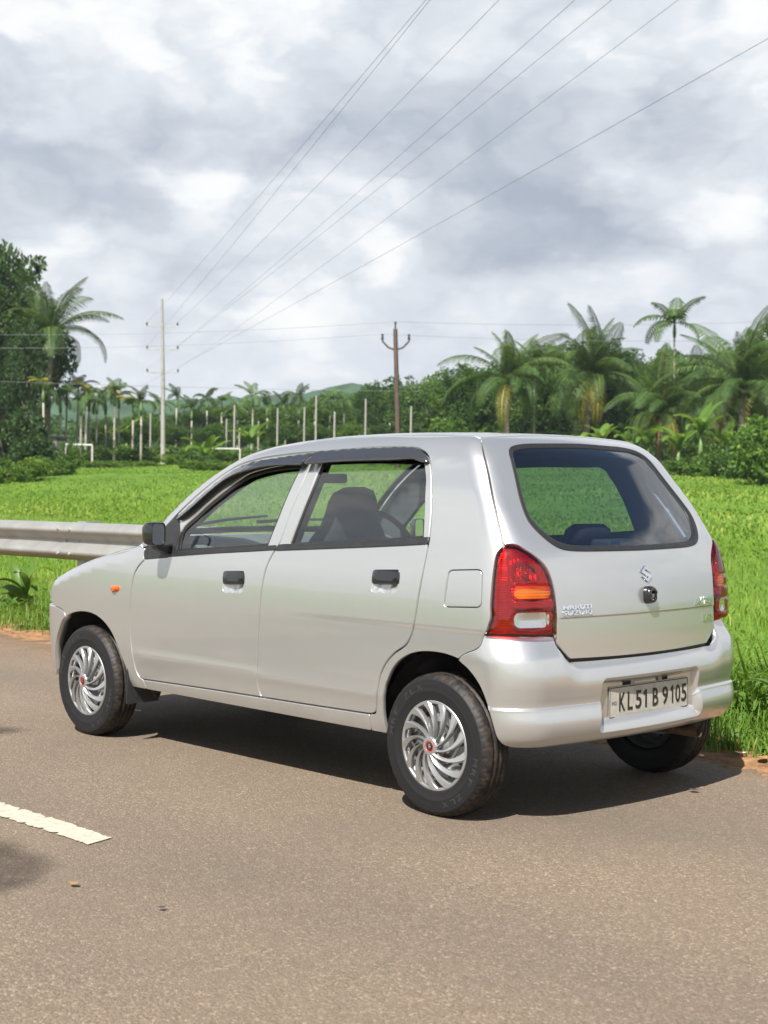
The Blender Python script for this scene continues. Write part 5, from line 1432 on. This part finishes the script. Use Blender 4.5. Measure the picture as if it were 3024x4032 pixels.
# tall dark trees at the left edge
for px, d, top, k, w, lab in ((-30, 84, 470, 0, .80, 'tall dark layered tree at the far left edge of the field'), (30, 90, 565, 0, .68, 'dense dark rounded tree beside the leaning coconut palm'), (-60, 92, 640, 0, 1.0, 'dark bushy tree cut by the left picture edge'), (-5, 82, 690, 0, .62, 'lower dark tree under the tall left-hand trees'), (52, 79, 660, 0, .42, 'dense dark tree hiding the trunk of the leaning coconut palm')):
    tree(bx(px), d, top_h(px, top, d), k, lab, w, 'tall trees on the left')
coconut(bx(98), 82, top_h(98, 725, 82), 'coconut palm with drooping yellow-tipped fronds on the left', 3, 24, 2, 0, .03, 'coconut palms', .95)
coconut(bx(20), 90, top_h(20, 790, 90), 'coconut palm half hidden behind the dark left-hand trees', 4, 16, 1, 0, .03, 'coconut palms', .9)

# coconut palms right of the dark pole
for i, (px, d, cy_, lab, y_, dd, sc) in enumerate(((1090, 82, 830, 'coconut palm just right of the dark pole, dense upright crown', 1, 0, 1.0), (1262, 84, 815, 'coconut palm above the car tailgate with one yellow frond', 2, 0, 1.1), (1418, 78, 892, 'short coconut palm with yellow-brown hanging fronds above the rear corner of the car', 2, 2, .85), (1595, 76, 840, 'large coconut palm at the right with a dead brown frond', 2, 2, 1.15), (1665, 84, 830, 'coconut palm cut by the right picture edge', 1, 1, 1.0), (1160, 92, 815, 'slim palm crown behind the dense upright palm', 0, 0, .7), (1522, 90, 885, 'coconut palm behind the tall thin areca palm', 1, 0, .9))):
    coconut(bx(px), d, top_h(px, cy_, d), lab, 20 + i, 30, y_, dd, .05, 'coconut palms', sc)

# areca palms
for i, (px, d, cy_, ye) in enumerate(((92, 88, 838, 1), (100, 95, 850, 0), (128, 92, 862, 0), (140, 98, 850, 1), (163, 96, 840, 0), (172, 90, 868, 0), (182, 93, 848, 1), (190, 99, 862, 1), (206, 95, 866, 0), (226, 97, 868, 1), (244, 92, 848, 0), (254, 99, 856, 1), (284, 95, 878, 1), (302, 93, 868, 0))):
    d -= 11
    areca(bx(px), d, top_h(px, cy_, d) - .7, 'areca palm with pale trunk, %s from the left of the row' % ORD[i], 100 + i, 8, yellow=bool(ye), s=.72)
for i, px in enumerate(range(345, 905, 33)):
    d = 106 + 5 * math.sin(px * .9); areca(bx(px), d, max(2.6, top_h(px, 872 + 16 * math.sin(px * .31), d) - .7), 'slim far areca palm in front of the wood, %s from the left' % ORD[i], 160 + i, 7, group='far areca palms before the wood', s=.75)
areca(bx(1452), 80, top_h(1452, 700, 80) - .7, 'tall thin areca palm rising above the palms at the right', 130, 9, group='areca palms on the right', s=1.25)
areca(bx(1150), 84, top_h(1150, 790, 84) - .7, 'thin areca palm with white trunk right of the dark pole', 131, 7, group='areca palms on the right')

# bare pale posts in the plot beyond the field
for i, (px, top, bot, d) in enumerate(((22, 900, 975, 84), (30, 915, 978, 86), (38, 905, 985, 84), (66, 905, 960, 90), (322, 893, 1003, 96), (447, 958, 1012, 80), (486, 905, 990, 96), (503, 876, 985, 86), (514, 925, 985, 99), (555, 910, 990, 96), (596, 882, 990, 90), (613, 925, 985, 99), (654, 880, 985, 92), (679, 856, 985, 84), (719, 890, 985, 82), (786, 862, 985, 88), (884, 878, 985, 82))):
    x, y, z = at(bx(px), d); h = top_h(px, top, d)
    b = MB(); b.tube([(0, 0, -.3), (0.01, 0, h * .5), (.02, .01, h)], [.066, .058, .052], 8)
    o = b.build('bare_post', 'concrete_post', None, smooth=True); o.location = (x, y, z)
    tag(o, 'bare pale upright post in the plot, %s from the left' % ORD[i], 'post', 'bare posts beyond the field')

# power poles
def pole_at(px, d, lab, name): 
    x, y, z = at(bx(px), d); return empty(name, (x, y, z), lab, 'utility pole', rz=YAW), (x, y, z)
pd = 76.0
p1, P1 = pole_at(350, pd, 'tall pale tapering concrete power pole with three cross arms on the left', 'power_pole')
H1 = top_h(346, 647, pd)
b = MB(); b.tube([(0, 0, -.3), (-.03, 0, H1 * .5), (-.10, 0, H1)], [.130, .10, .055], 12); b.build('pole', 'concrete_post', p1, smooth=True)
arms1 = []
for py in (706, 756, 806):
    h = top_h(348, py, pd); b = MB(); xx = -.10 * h / H1
    b.box((xx, 0, h), (1.62, .07, .06)); am = b.build('cross_arm', 'galvanised_post', p1)
    for s in (-.78, .78):
        bb = MB(); bb.tube([(xx + s, 0, h + .02), (xx + s, 0, h + .10), (xx + s, 0, h + .2)], [.02, .05, .03], 8); bb.build('insulator', 'shed_dark', am, smooth=True)
        arms1.append(p1.matrix_basis @ Vector((xx + s, 0, h + .2)))
pd2 = 72.0
p2, P2 = pole_at(853, pd2, 'dark rusty power pole with V-shaped arms standing behind the car roof', 'power_pole')
H2 = top_h(848, 712, pd2)
b = MB(); b.tube([(.12, 0, -.3), (.02, 0, H2 * .5), (-.09, 0, H2)], [.125, .12, .105], 10); b.build('pole', 'rust_pole', p2, smooth=True)
ins2 = []
hV = top_h(848, 757, pd2); hT = top_h(848, 738, pd2)
for s in (-1, 1):
    b = MB(); b.tube([(-.07, 0, hV), (-.07 + s * .35, 0, hV + .12), (-.07 + s * .64, 0, hT)], .045, 8); am = b.build('arm', 'rust_pole', p2, smooth=True)
    b = MB(); b.tube([(-.07 + s * .64, 0, hT), (-.07 + s * .64, 0, hT + .12), (-.07 + s * .64, 0, hT + .24), (-.07 + s * .64, 0, hT + .34)], [.03, .075, .05, .07], 8); b.build('insulator', 'shed_dark', am, smooth=True)
    ins2.append(p2.matrix_basis @ Vector((-.07 + s * .64, 0, hT + .34)))
b = MB(); b.tube([(-.09, 0, H2), (-.09, 0, H2 + .2), (-.09, 0, H2 + .28), (-.09, 0, H2 + .36)], [.04, .035, .07, .05], 8); b.build('insulator', 'shed_dark', p2, smooth=True)
ins2.append(p2.matrix_basis @ Vector((-.09, 0, H2 + .36)))

def wire(p, q, sag, label, r=.013, group='overhead wires'):
    p, q = Vector(p), Vector(q); n = 40; b = MB()
    b.tube([p.lerp(q, i / n) - Vector((0, 0, sag * 4 * (i / n) * (1 - i / n))) for i in range(n + 1)], r, 5)
    o = b.build('overhead_wire', 'wire', None, smooth=True); tag(o, label, 'wire', group); return o
def sky_pt(px, py, dist):
    off = (px - 829.5) / 3218; hz = 1044 + (px - 829.5) * .0088
    x = 6.21 + dist * (-.724 + off * .69); y = -4.64 + dist * (.69 + off * .724)
    return Vector((x, y, 1.235 + (hz - py) / 3218 * dist))
# the line that runs from the left pole over the road and the viewer
for i, (a_, (px, py), lab) in enumerate(((0, (884, 0), 'overhead wire crossing the sky, leftmost of the diagonal lines'), (2, (894, 0), 'overhead wire close beside the leftmost diagonal line'), (1, (1037, 0), 'overhead wire crossing the sky, third diagonal line from the left'), (3, (1196, 0), 'overhead wire crossing the sky, fourth diagonal line from the left'), (4, (1272, 0), 'overhead wire crossing the sky, fifth diagonal line from the left'), (5, (1412, 0), 'overhead wire crossing the sky, sixth diagonal line from the left'))):
    s = arms1[a_]; e = sky_pt(px, py, 21.0); far = s + (e - s) * 1.55
    wire(s, far, .25, lab, .0036)
s = sky_pt(300, 835, 80); e = sky_pt(1659, 52, 20.0); wire(s, s + (e - s) * 1.5, .2, 'lowest and rightmost diagonal overhead wire across the sky', .0046)
Lp = [sky_pt(-420, 742, 78), sky_pt(-420, 735, 79), sky_pt(-420, 712, 78)]; Rp = [sky_pt(2100, 715, 80), sky_pt(2100, 700, 81), sky_pt(2100, 668, 80)]
for k, nm in ((0, 'lower'), (2, 'upper')):
    wire(Lp[k], ins2[k], .45, '%s level wire running left from the dark pole' % nm, .008)
    wire(ins2[k], Rp[k], .45, '%s level wire running right from the dark pole' % nm, .008)
wire(sky_pt(-300, 812, 70), sky_pt(900, 846, 74), .12, 'lowest level wire across the left side behind the pale pole', .008)

# goals, shed, hedge
def goal(pxs, d, lab):
    (a_, b_), (ht_) = pxs; A = Vector(at(bx(a_), d)); B = Vector(at(bx(b_), d)); o = empty('goal_frame', A, lab, 'goal', 'small football goals in the field')
    v = B - A; h = ht_
    for nm, p, q in (('goal_post', Vector((0, 0, -.1)), Vector((0, 0, h))), ('goal_post', v + Vector((0, 0, -.1)), v + Vector((0, 0, h))), ('crossbar', Vector((0, 0, h)), v + Vector((0, 0, h)))):
        m_ = MB(); m_.tube([p, q], .05, 8); m_.build(nm, 'goal_white', o, smooth=True)
goal(((140, 197), 1.05), 70, 'small white goal frame beside the dark shed at the left')
goal(((447, 516), .85), 78, 'small white goal frame partly hidden by the car windscreen')
x, y, z = at(bx(118), 78); sh_ = empty('shed', (x, y, z), 'small dark shed with flat roof among the bushes at the left', 'shed', rz=YAW + .3)
b = MB(); b.box((-.25, 0, .7), (.5, .9, 1.4)); b.build('wall', 'shed_wall', sh_)
b = MB(); b.box((.25, 0, .68), (.5, .88, 1.36)); b.build('door', 'shed_dark', sh_)
b = MB(); b.box((0, 0, 1.44), (1.3, 1.2, .06)); b.build('roof', 'shed_dark', sh_)

# trees behind: profile of the skyline from left to right
prof = [(215, 912), (262, 915), (300, 908), (345, 896), (392, 878), (430, 880), (470, 868), (520, 862), (565, 868), (610, 860), (650, 858), (700, 850), (742, 852), (792, 812), (835, 832), (880, 818), (915, 805), (955, 800), (1000, 778), (1045, 775), (1100, 768), (1150, 762), (1205, 745), (1250, 715), (1300, 712), (1345, 740), (1395, 765), (1440, 752), (1490, 745), (1535, 742), (1580, 735), (1625, 722), (1670, 705), (1720, 700)]
kinds = [1, 2, 3, 1, 2, 0, 1, 3, 2, 1]
for i, (px, py) in enumerate(prof):
    d = 118 + 16 * math.sin(i * 2.3) - (14 if px > 980 else 0)
    if px in (792,): w_ = .45
    else: w_ = (1.25 if px < 980 else .95) * random.uniform(.9, 1.15)
    tree(bx(px), d, max(3.2, top_h(px, py, d)), kinds[i % 10] if 1240 > px or px > 1320 else 0, 'broadleaf tree in the skyline wood, %s from the left' % ORD[i], w_, 'broadleaf trees of the skyline wood')
# second rank in front of them, lower
k = 0
for px in range(236, 1700, 44):
    d = 101 + 7 * math.sin(px * .37); hgt = 48 + 20 * math.sin(px * .11) + (85 if px > 960 else 0) + (20 if px > 1500 else 0)
    tree(bx(px + random.uniform(-8, 8)), d, max(2.6, hgt / 3218 * d + .6), [2, 1, 3, 2, 0][k % 5], 'lower bushy tree in front of the wood, %s from the left' % ORD[k], 1.25 if px < 960 else 1.0, 'lower trees in front of the wood', 'bushy_tree'); k += 1
# shrubs and banana plants at the field edge
for i, (px, d, h, w_, kd, lab) in enumerate(((15, 64, 2.6, 3.2, 2, 'dark shrub at the left edge below the tall trees'), (60, 60, 1.6, 2.2, 2, 'dark shrub in front of the shed'), (88, 62, 1.3, 1.9, 0, 'green shrub left of the shed'), (152, 64, 1.25, 1.1, 1, 'bright upright shrub between the shed and the goal'), (120, 58, .8, 2.0, 1, 'low pale shrub below the shed'), (30, 55, .9, 2.4, 1, 'low light green shrub at the left edge of the field'), (418, 68, .85, 1.5, 0, 'round shrub in the field left of the windscreen'), (402, 74, .6, 2.6, 1, 'low spreading shrub in the field'), (462, 66, .5, 2.4, 1, 'low tuft of shrubs beside the second goal'), (300, 72, .35, 2.6, 1, 'low green tuft behind the pale pole'), (225, 70, .4, 2.6, 1, 'low green tuft right of the first goal'), (1650, 52, 2.3, 3.2, 1, 'large leafy shrub cut by the right edge'), (1600, 58, 1.7, 2.4, 0, 'leafy shrub under the large coconut palm'), (1545, 62, 1.1, 2.8, 1, 'low leafy shrub right of the tailgate'), (1480, 64, .9, 2.6, 0, 'low shrub behind the rear corner of the car'), (1625, 66, 2.2, 2.6, 1, 'tall pale shrub among the palms at the right'))):
    shrub(bx(px), d, h, w_, kd, lab)
k = 0
for px in range(190, 1690, 38):
    d = 88 + 5 * math.sin(px * .71); hh_ = (.75 + .3 * math.sin(px * .23)) if px < 960 else 1.9 + .7 * math.sin(px * .23)
    shrub(bx(px), d, hh_, 3.0 + .6 * math.sin(px), [1, 1, 0, 1, 0][k % 5], 'undergrowth shrub along the foot of the wood, %s from the left' % ORD[k], 'undergrowth shrubs'); k += 1
for i, (px, d, h) in enumerate(((1352, 78, 1.0), (1395, 76, 1.3), (1462, 74, 1.1), (1510, 72, 1.9), (1558, 74, 1.2), (1290, 80, 1.2), (1648, 72, 1.5), (1230, 84, 1.0), (1120, 86, 1.0), (270, 90, 1.1), (236, 90, .9), (205, 92, 1.0), (540, 88, 1.1), (438, 72, .35), (1025, 88, 1.0))):
    banana(bx(px), d, h, 'banana plant, number %s counted from the car roof outwards' % ORD[i] if 0 else 'banana plant with broad arching leaves, %s' % (['right of the rear window', 'behind the tailgate corner', 'below the short coconut palm', 'below the thin areca palm', 'left of the large coconut palm', 'above the rear window', 'at the right picture edge', 'above the rear of the roof', 'beside the dense upright palm', 'left of the pale pole', 'among the areca palms', 'below the areca row', 'left of the bare posts', 'beside the round field shrub', 'right of the dark pole'][i]), 200 + i)

# the wood behind everything and the hills beyond: masses too far away to count
bl_ = []
for px in range(-3400, 5200, 26):
    d = 165 + 25 * math.sin(px * .05); x, y, z = at(bx(px), d)
    yy = (915 if px < 330 else 890) if px < 600 else (885 - (px - 600) * .22 if px < 1100 else 775)
    h = max(3.0, 1.235 + (1044 - yy - 6 - 14 * math.sin(px * .17)) / 3218 * d - z)
    bl_ += [(x, y, z + h * .45, 2.6, 2.6, h * .5), (x + random.uniform(-2, 2), y, z + h * .78, 1.9, 1.9, h * .24)]
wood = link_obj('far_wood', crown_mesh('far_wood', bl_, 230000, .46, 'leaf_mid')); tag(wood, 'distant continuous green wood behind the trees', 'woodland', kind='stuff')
HX_ = np.linspace(-5200, 6800, 700); rows = []
for d, base, amp, ph in ((620, 868, 1.0, 0),):
    yy = base - 34 * np.exp(-((HX_ - 780) / 110) ** 2) - 14 * np.exp(-((HX_ - 600) / 90) ** 2) + 3 * np.sin(HX_ * .023) + 2 * np.sin(HX_ * .09) + 2 * np.sin(HX_ * .31)
    for f_, dd in ((0.0, -60), (.55, -30), (.88, -10), (1.0, 0), (.9, 25), (0, 80)):
        V = []
        for px, y_ in zip(HX_, yy):
            x, y, z = at(bx(px), d + dd); ztop = 1.235 + (1044 - y_) / 3218 * d
            V.append((x, y, z - 2 + (ztop - z + 2) * f_ + (random.uniform(-.8, .8) if f_ > 0 else 0)))
        rows.append(V)
V = np.array(rows).reshape(-1, 3); n = len(HX_); idx = np.arange(len(V)).reshape(-1, n)
Fq = np.stack([idx[:-1, :-1], idx[:-1, 1:], idx[1:, 1:], idx[1:, :-1]], -1).reshape(-1, 4)
mat('hill_forest', (.030, .065, .028), 1.0, var=.5, vscale=.12, bump=1.0, bscale=.4, spec=.1)
hl_ = link_obj('hills', mesh('hills', V, Fq, 'hill_forest')); tag(hl_, kind='structure')

# palm on the near roadside; only the shadow of its fronds reaches the picture
_at = at
def at(b_, d_): return 2.45, -9.85, -.05
near_palm = coconut(0, 0, 6.9, 'coconut palm on the near roadside whose frond shadows fall on the road', 77, 20, 0, 0, .02, 'coconut palms', .85)
at = _at

# ------------------------------------------------------------------ air
hz_m = bpy.data.materials.new('haze'); hz_m.use_nodes = True; T = NT(hz_m.node_tree); T.n.clear()
pv = T.new('ShaderNodeVolumePrincipled'); pv.inputs['Color'].default_value = (.80, .88, 1.0, 1); pv.inputs['Density'].default_value = .0003; pv.inputs['Anisotropy'].default_value = .2
T.link(pv.outputs[0], T.new('ShaderNodeOutputMaterial').inputs['Volume'])
b = MB(); b.box((-300, 450, 27.5), (3400, 3100, 65)); hz_o = b.build('haze', hz_m); tag(hz_o, kind='stuff')
scene.cycles.volume_bounces = 0

# ------------------------------------------------------------------ grass
def blades(name, P, H, Wd, lean, tint, m, kind='stuff', label=None):
    n = len(P); a = rng.uniform(0, 6.283, n); d = np.stack([np.cos(a), np.sin(a), 0 * a], 1); s = np.stack([-np.sin(a + rng.normal(0, .6, n)), np.cos(a), 0 * a], 1)
    H = H[:, None]; Wd = Wd[:, None]; lean = lean[:, None]; up = np.array([0, 0, 1.])
    p0 = P; p1 = P + up * H * .5 + d * lean * H * .22; p2 = P + up * H * (.92 - .35 * lean) + d * lean * H * .75; p3 = P + up * H * (1.0 - .75 * lean) + d * lean * H * 1.15
    V = np.stack([p0 - s * Wd * .5, p0 + s * Wd * .5, p1 - s * Wd * .5, p1 + s * Wd * .5, p2 - s * Wd * .32, p2 + s * Wd * .32, p3], 1).reshape(-1, 3)
    base = np.arange(n)[:, None] * 7
    Q = np.concatenate([base + np.array([[0, 1, 3, 2]]), base + np.array([[2, 3, 5, 4]])], 0); Tt = base + np.array([[4, 5, 6]])
    me = bpy.data.meshes.new(name); me.vertices.add(len(V)); me.vertices.foreach_set('co', V.ravel())
    li = np.concatenate([Q.ravel(), Tt.ravel()]).astype(np.int32); me.loops.add(len(li)); me.loops.foreach_set('vertex_index', li)
    st = np.concatenate([np.arange(0, Q.size, 4), Q.size + np.arange(0, Tt.size, 3)]).astype(np.int32); me.polygons.add(len(st)); me.polygons.foreach_set('loop_start', st); me.update(calc_edges=True)
    me.polygons.foreach_set('use_smooth', np.ones(len(st), dtype=bool)); me.materials.append(MATS[m])
    at_ = me.attributes.new('tint', 'FLOAT', 'POINT'); at_.data.foreach_set('value', np.repeat(np.clip(tint, 0, 1), 7).astype(np.float32))
    o = link_obj(name, me); tag(o, label, 'grass', kind=kind); return o
def scatter(n, x0, x1, y0, y1, pat=1.0, thr=.0):
    x = rng.uniform(x0, x1, n); y = y0 + (y1 - y0) * rng.uniform(0, 1, n) ** pat
    return x, y
def patch(x, y, s): return .5 + .25 * np.sin(x * s + 1.7 * np.sin(y * s * .7)) + .25 * np.sin(y * s * 1.3 + 2.1 * np.sin(x * s * .6))
def in_view(x, y, m=.42):
    dx, dy = x - 6.21, y + 4.64; z = dx * -.724 + dy * .69; r = dx * .69 + dy * .724
    return (z > 1) & (np.abs(r) < z * m + 2.0)
# verge: dense mixed grass
x, y = scatter(52000, -11, 7, 1.18, 4.2, 1.3)
k_ = (y > edge_y(x) + .02 + .14 * rng.uniform(0, 1, len(x)) ** 2) & in_view(x, y) & (x < 3.6); x, y = x[k_], y[k_]
pt = patch(x, y, 3.1); z = np.where(y < edge_y(x) + .7, .012, ground_z(x, y)) - .02; z = np.where(y < edge_y(x) + .7, np.interp(y - edge_y(x), [0, .1, .3, .65, .7], [.0, .008, .010, -.02, -.03]), ground_z(x, y) - .01)
near = ss(.0, .8, y - edge_y(x))
H = (.05 + .17 * near * pt + .10 * near) * rng.uniform(.6, 1.6, len(x)); H *= np.where(x < -2.2, .8, 1.0)
blades('verge_grass', np.column_stack([x, y, z]), H, rng.uniform(.004, .009, len(x)), rng.uniform(.15, .75, len(x)), .25 + .45 * pt + rng.normal(0, .17, len(x)), 'grass_blade', label='mixed green grass growing along the road edge')
# taller arching blades beside and behind the car
x, y = scatter(5200, -3.0, 6.5, 1.45, 3.6, 1.0)
k_ = (patch(x, y, 2.0) > .40) & in_view(x, y) & (x < 3.4); x, y = x[k_], y[k_]
z = np.where(y < edge_y(x) + .7, -.01, ground_z(x, y) - .02)
blades('tall_grass', np.column_stack([x, y, z]), rng.uniform(.28, .62, len(x)) * (.7 + .5 * ss(1.4, 2.4, y)), rng.uniform(.008, .017, len(x)), rng.uniform(.25, .9, len(x)), rng.uniform(.15, .85, len(x)), 'grass_blade', label='tall arching grass behind the car on the verge')
# long arching reed-like blades right behind the bumper
n = 130; x = rng.uniform(1.2, 3.0, n); y = rng.uniform(1.75, 2.7, n)
blades('reed_grass', np.column_stack([x, y, ground_z(x, y) - .03]), rng.uniform(.55, 1.0, n), rng.uniform(.014, .026, n), rng.uniform(.45, .95, n), rng.uniform(.3, .9, n), 'grass_blade', label='long arching reed blades right behind the rear bumper')
# field grass, coarser with distance
x, y = scatter(175000, -46, 9, 3.6, 20, 1.6)
k_ = in_view(x, y); x, y = x[k_], y[k_]; pt = patch(x, y, .9)
blades('field_grass', np.column_stack([x, y, ground_z(x, y) - .02]), (.06 + .11 * pt) * rng.uniform(.5, 1.6, len(x)), rng.uniform(.006, .013, len(x)), rng.uniform(.2, .8, len(x)), .2 + .55 * pt + rng.normal(0, .15, len(x)), 'field_grass', label='bright green grass of the open field')
x, y = scatter(260000, -88, 14, 15, 72, 1.3)
k_ = in_view(x, y); x, y = x[k_], y[k_]; pt = patch(x, y, .35)
blades('far_field_grass', np.column_stack([x, y, ground_z(x, y) - .02]), (.04 + .08 * pt) * rng.uniform(.5, 1.5, len(x)), rng.uniform(.025, .05, len(x)), rng.uniform(.2, .8, len(x)), .15 + .6 * pt + rng.normal(0, .15, len(x)), 'field_grass', label='grass of the field towards the trees')
# leafy weeds low on the verge
x, y = scatter(30000, -6, 4.5, 1.3, 3.4); k_ = (patch(x, y, 2.6) > .40) & in_view(x, y) & (y > edge_y(x) + .22); x, y = x[k_], y[k_]; n = len(x)
z = np.where(y < edge_y(x) + .7, 0, ground_z(x, y)) + rng.uniform(.02, .24, n) * ss(.1, .9, y - edge_y(x))
D = unit(rng.normal(size=(n, 3)) * [1, 1, .35] + [0, 0, .25]); U = unit(np.cross(D, np.array([0, 0, 1.]) + rng.normal(size=(n, 3)) * .3))
wd = link_obj('leafy_weeds', leaf_mesh('leafy_weeds', np.column_stack([x, y, z]), D, U, rng.uniform(.03, .095, n), rng.uniform(.022, .065, n), rng.uniform(.3, 1, n), 'leaf_light')); tag(wd, 'low leafy weeds mixed into the verge grass', 'weeds', kind='stuff')

# broad-leaved plant by the barrier and a few large-leaved weeds behind the car
def leafy_plant(x, y, h, n, L, label, seed, name='leafy_plant'):
    r = random.Random(seed); z = float(ground_z(x, y)) if y > 1.9 else 0.0; o = empty(name, (x, y, z), label, 'plant', 'leafy plants on the verge')
    s = MB(); s.tube([(0, 0, -.03), (.02, .01, h * .5), (.0, .03, h * .85)], [.014, .011, .006], 7); s.build('stem', 'areca_shaft', o, smooth=True)
    for k in range(n):
        f = link_obj('leaf', BAN[k % 3], o); f.location = (.01, .01, h * (.25 + .6 * k / n)); q = L / 1.8 * r.uniform(.8, 1.2); f.scale = (q, q * 1.1, q); f.rotation_euler = (r.uniform(-.3, .3), r.uniform(-.1, .6), k * 2.4)
    return o
leafy_plant(-6.05, 2.45, .50, 12, .34, 'broad-leaved green plant under the crash barrier at the left edge', 1)
leafy_plant(-6.45, 2.60, .42, 10, .30, 'smaller broad-leaved plant cut by the left edge below the barrier', 2)
leafy_plant(2.25, 1.85, .34, 9, .22, 'large-leaved weed in the grass just behind the rear bumper', 3)
leafy_plant(2.55, 1.70, .26, 8, .20, 'leafy weed nearest the right picture edge', 4)
leafy_plant(1.95, 2.05, .38, 9, .20, 'leafy weed half hidden behind the car corner', 5)
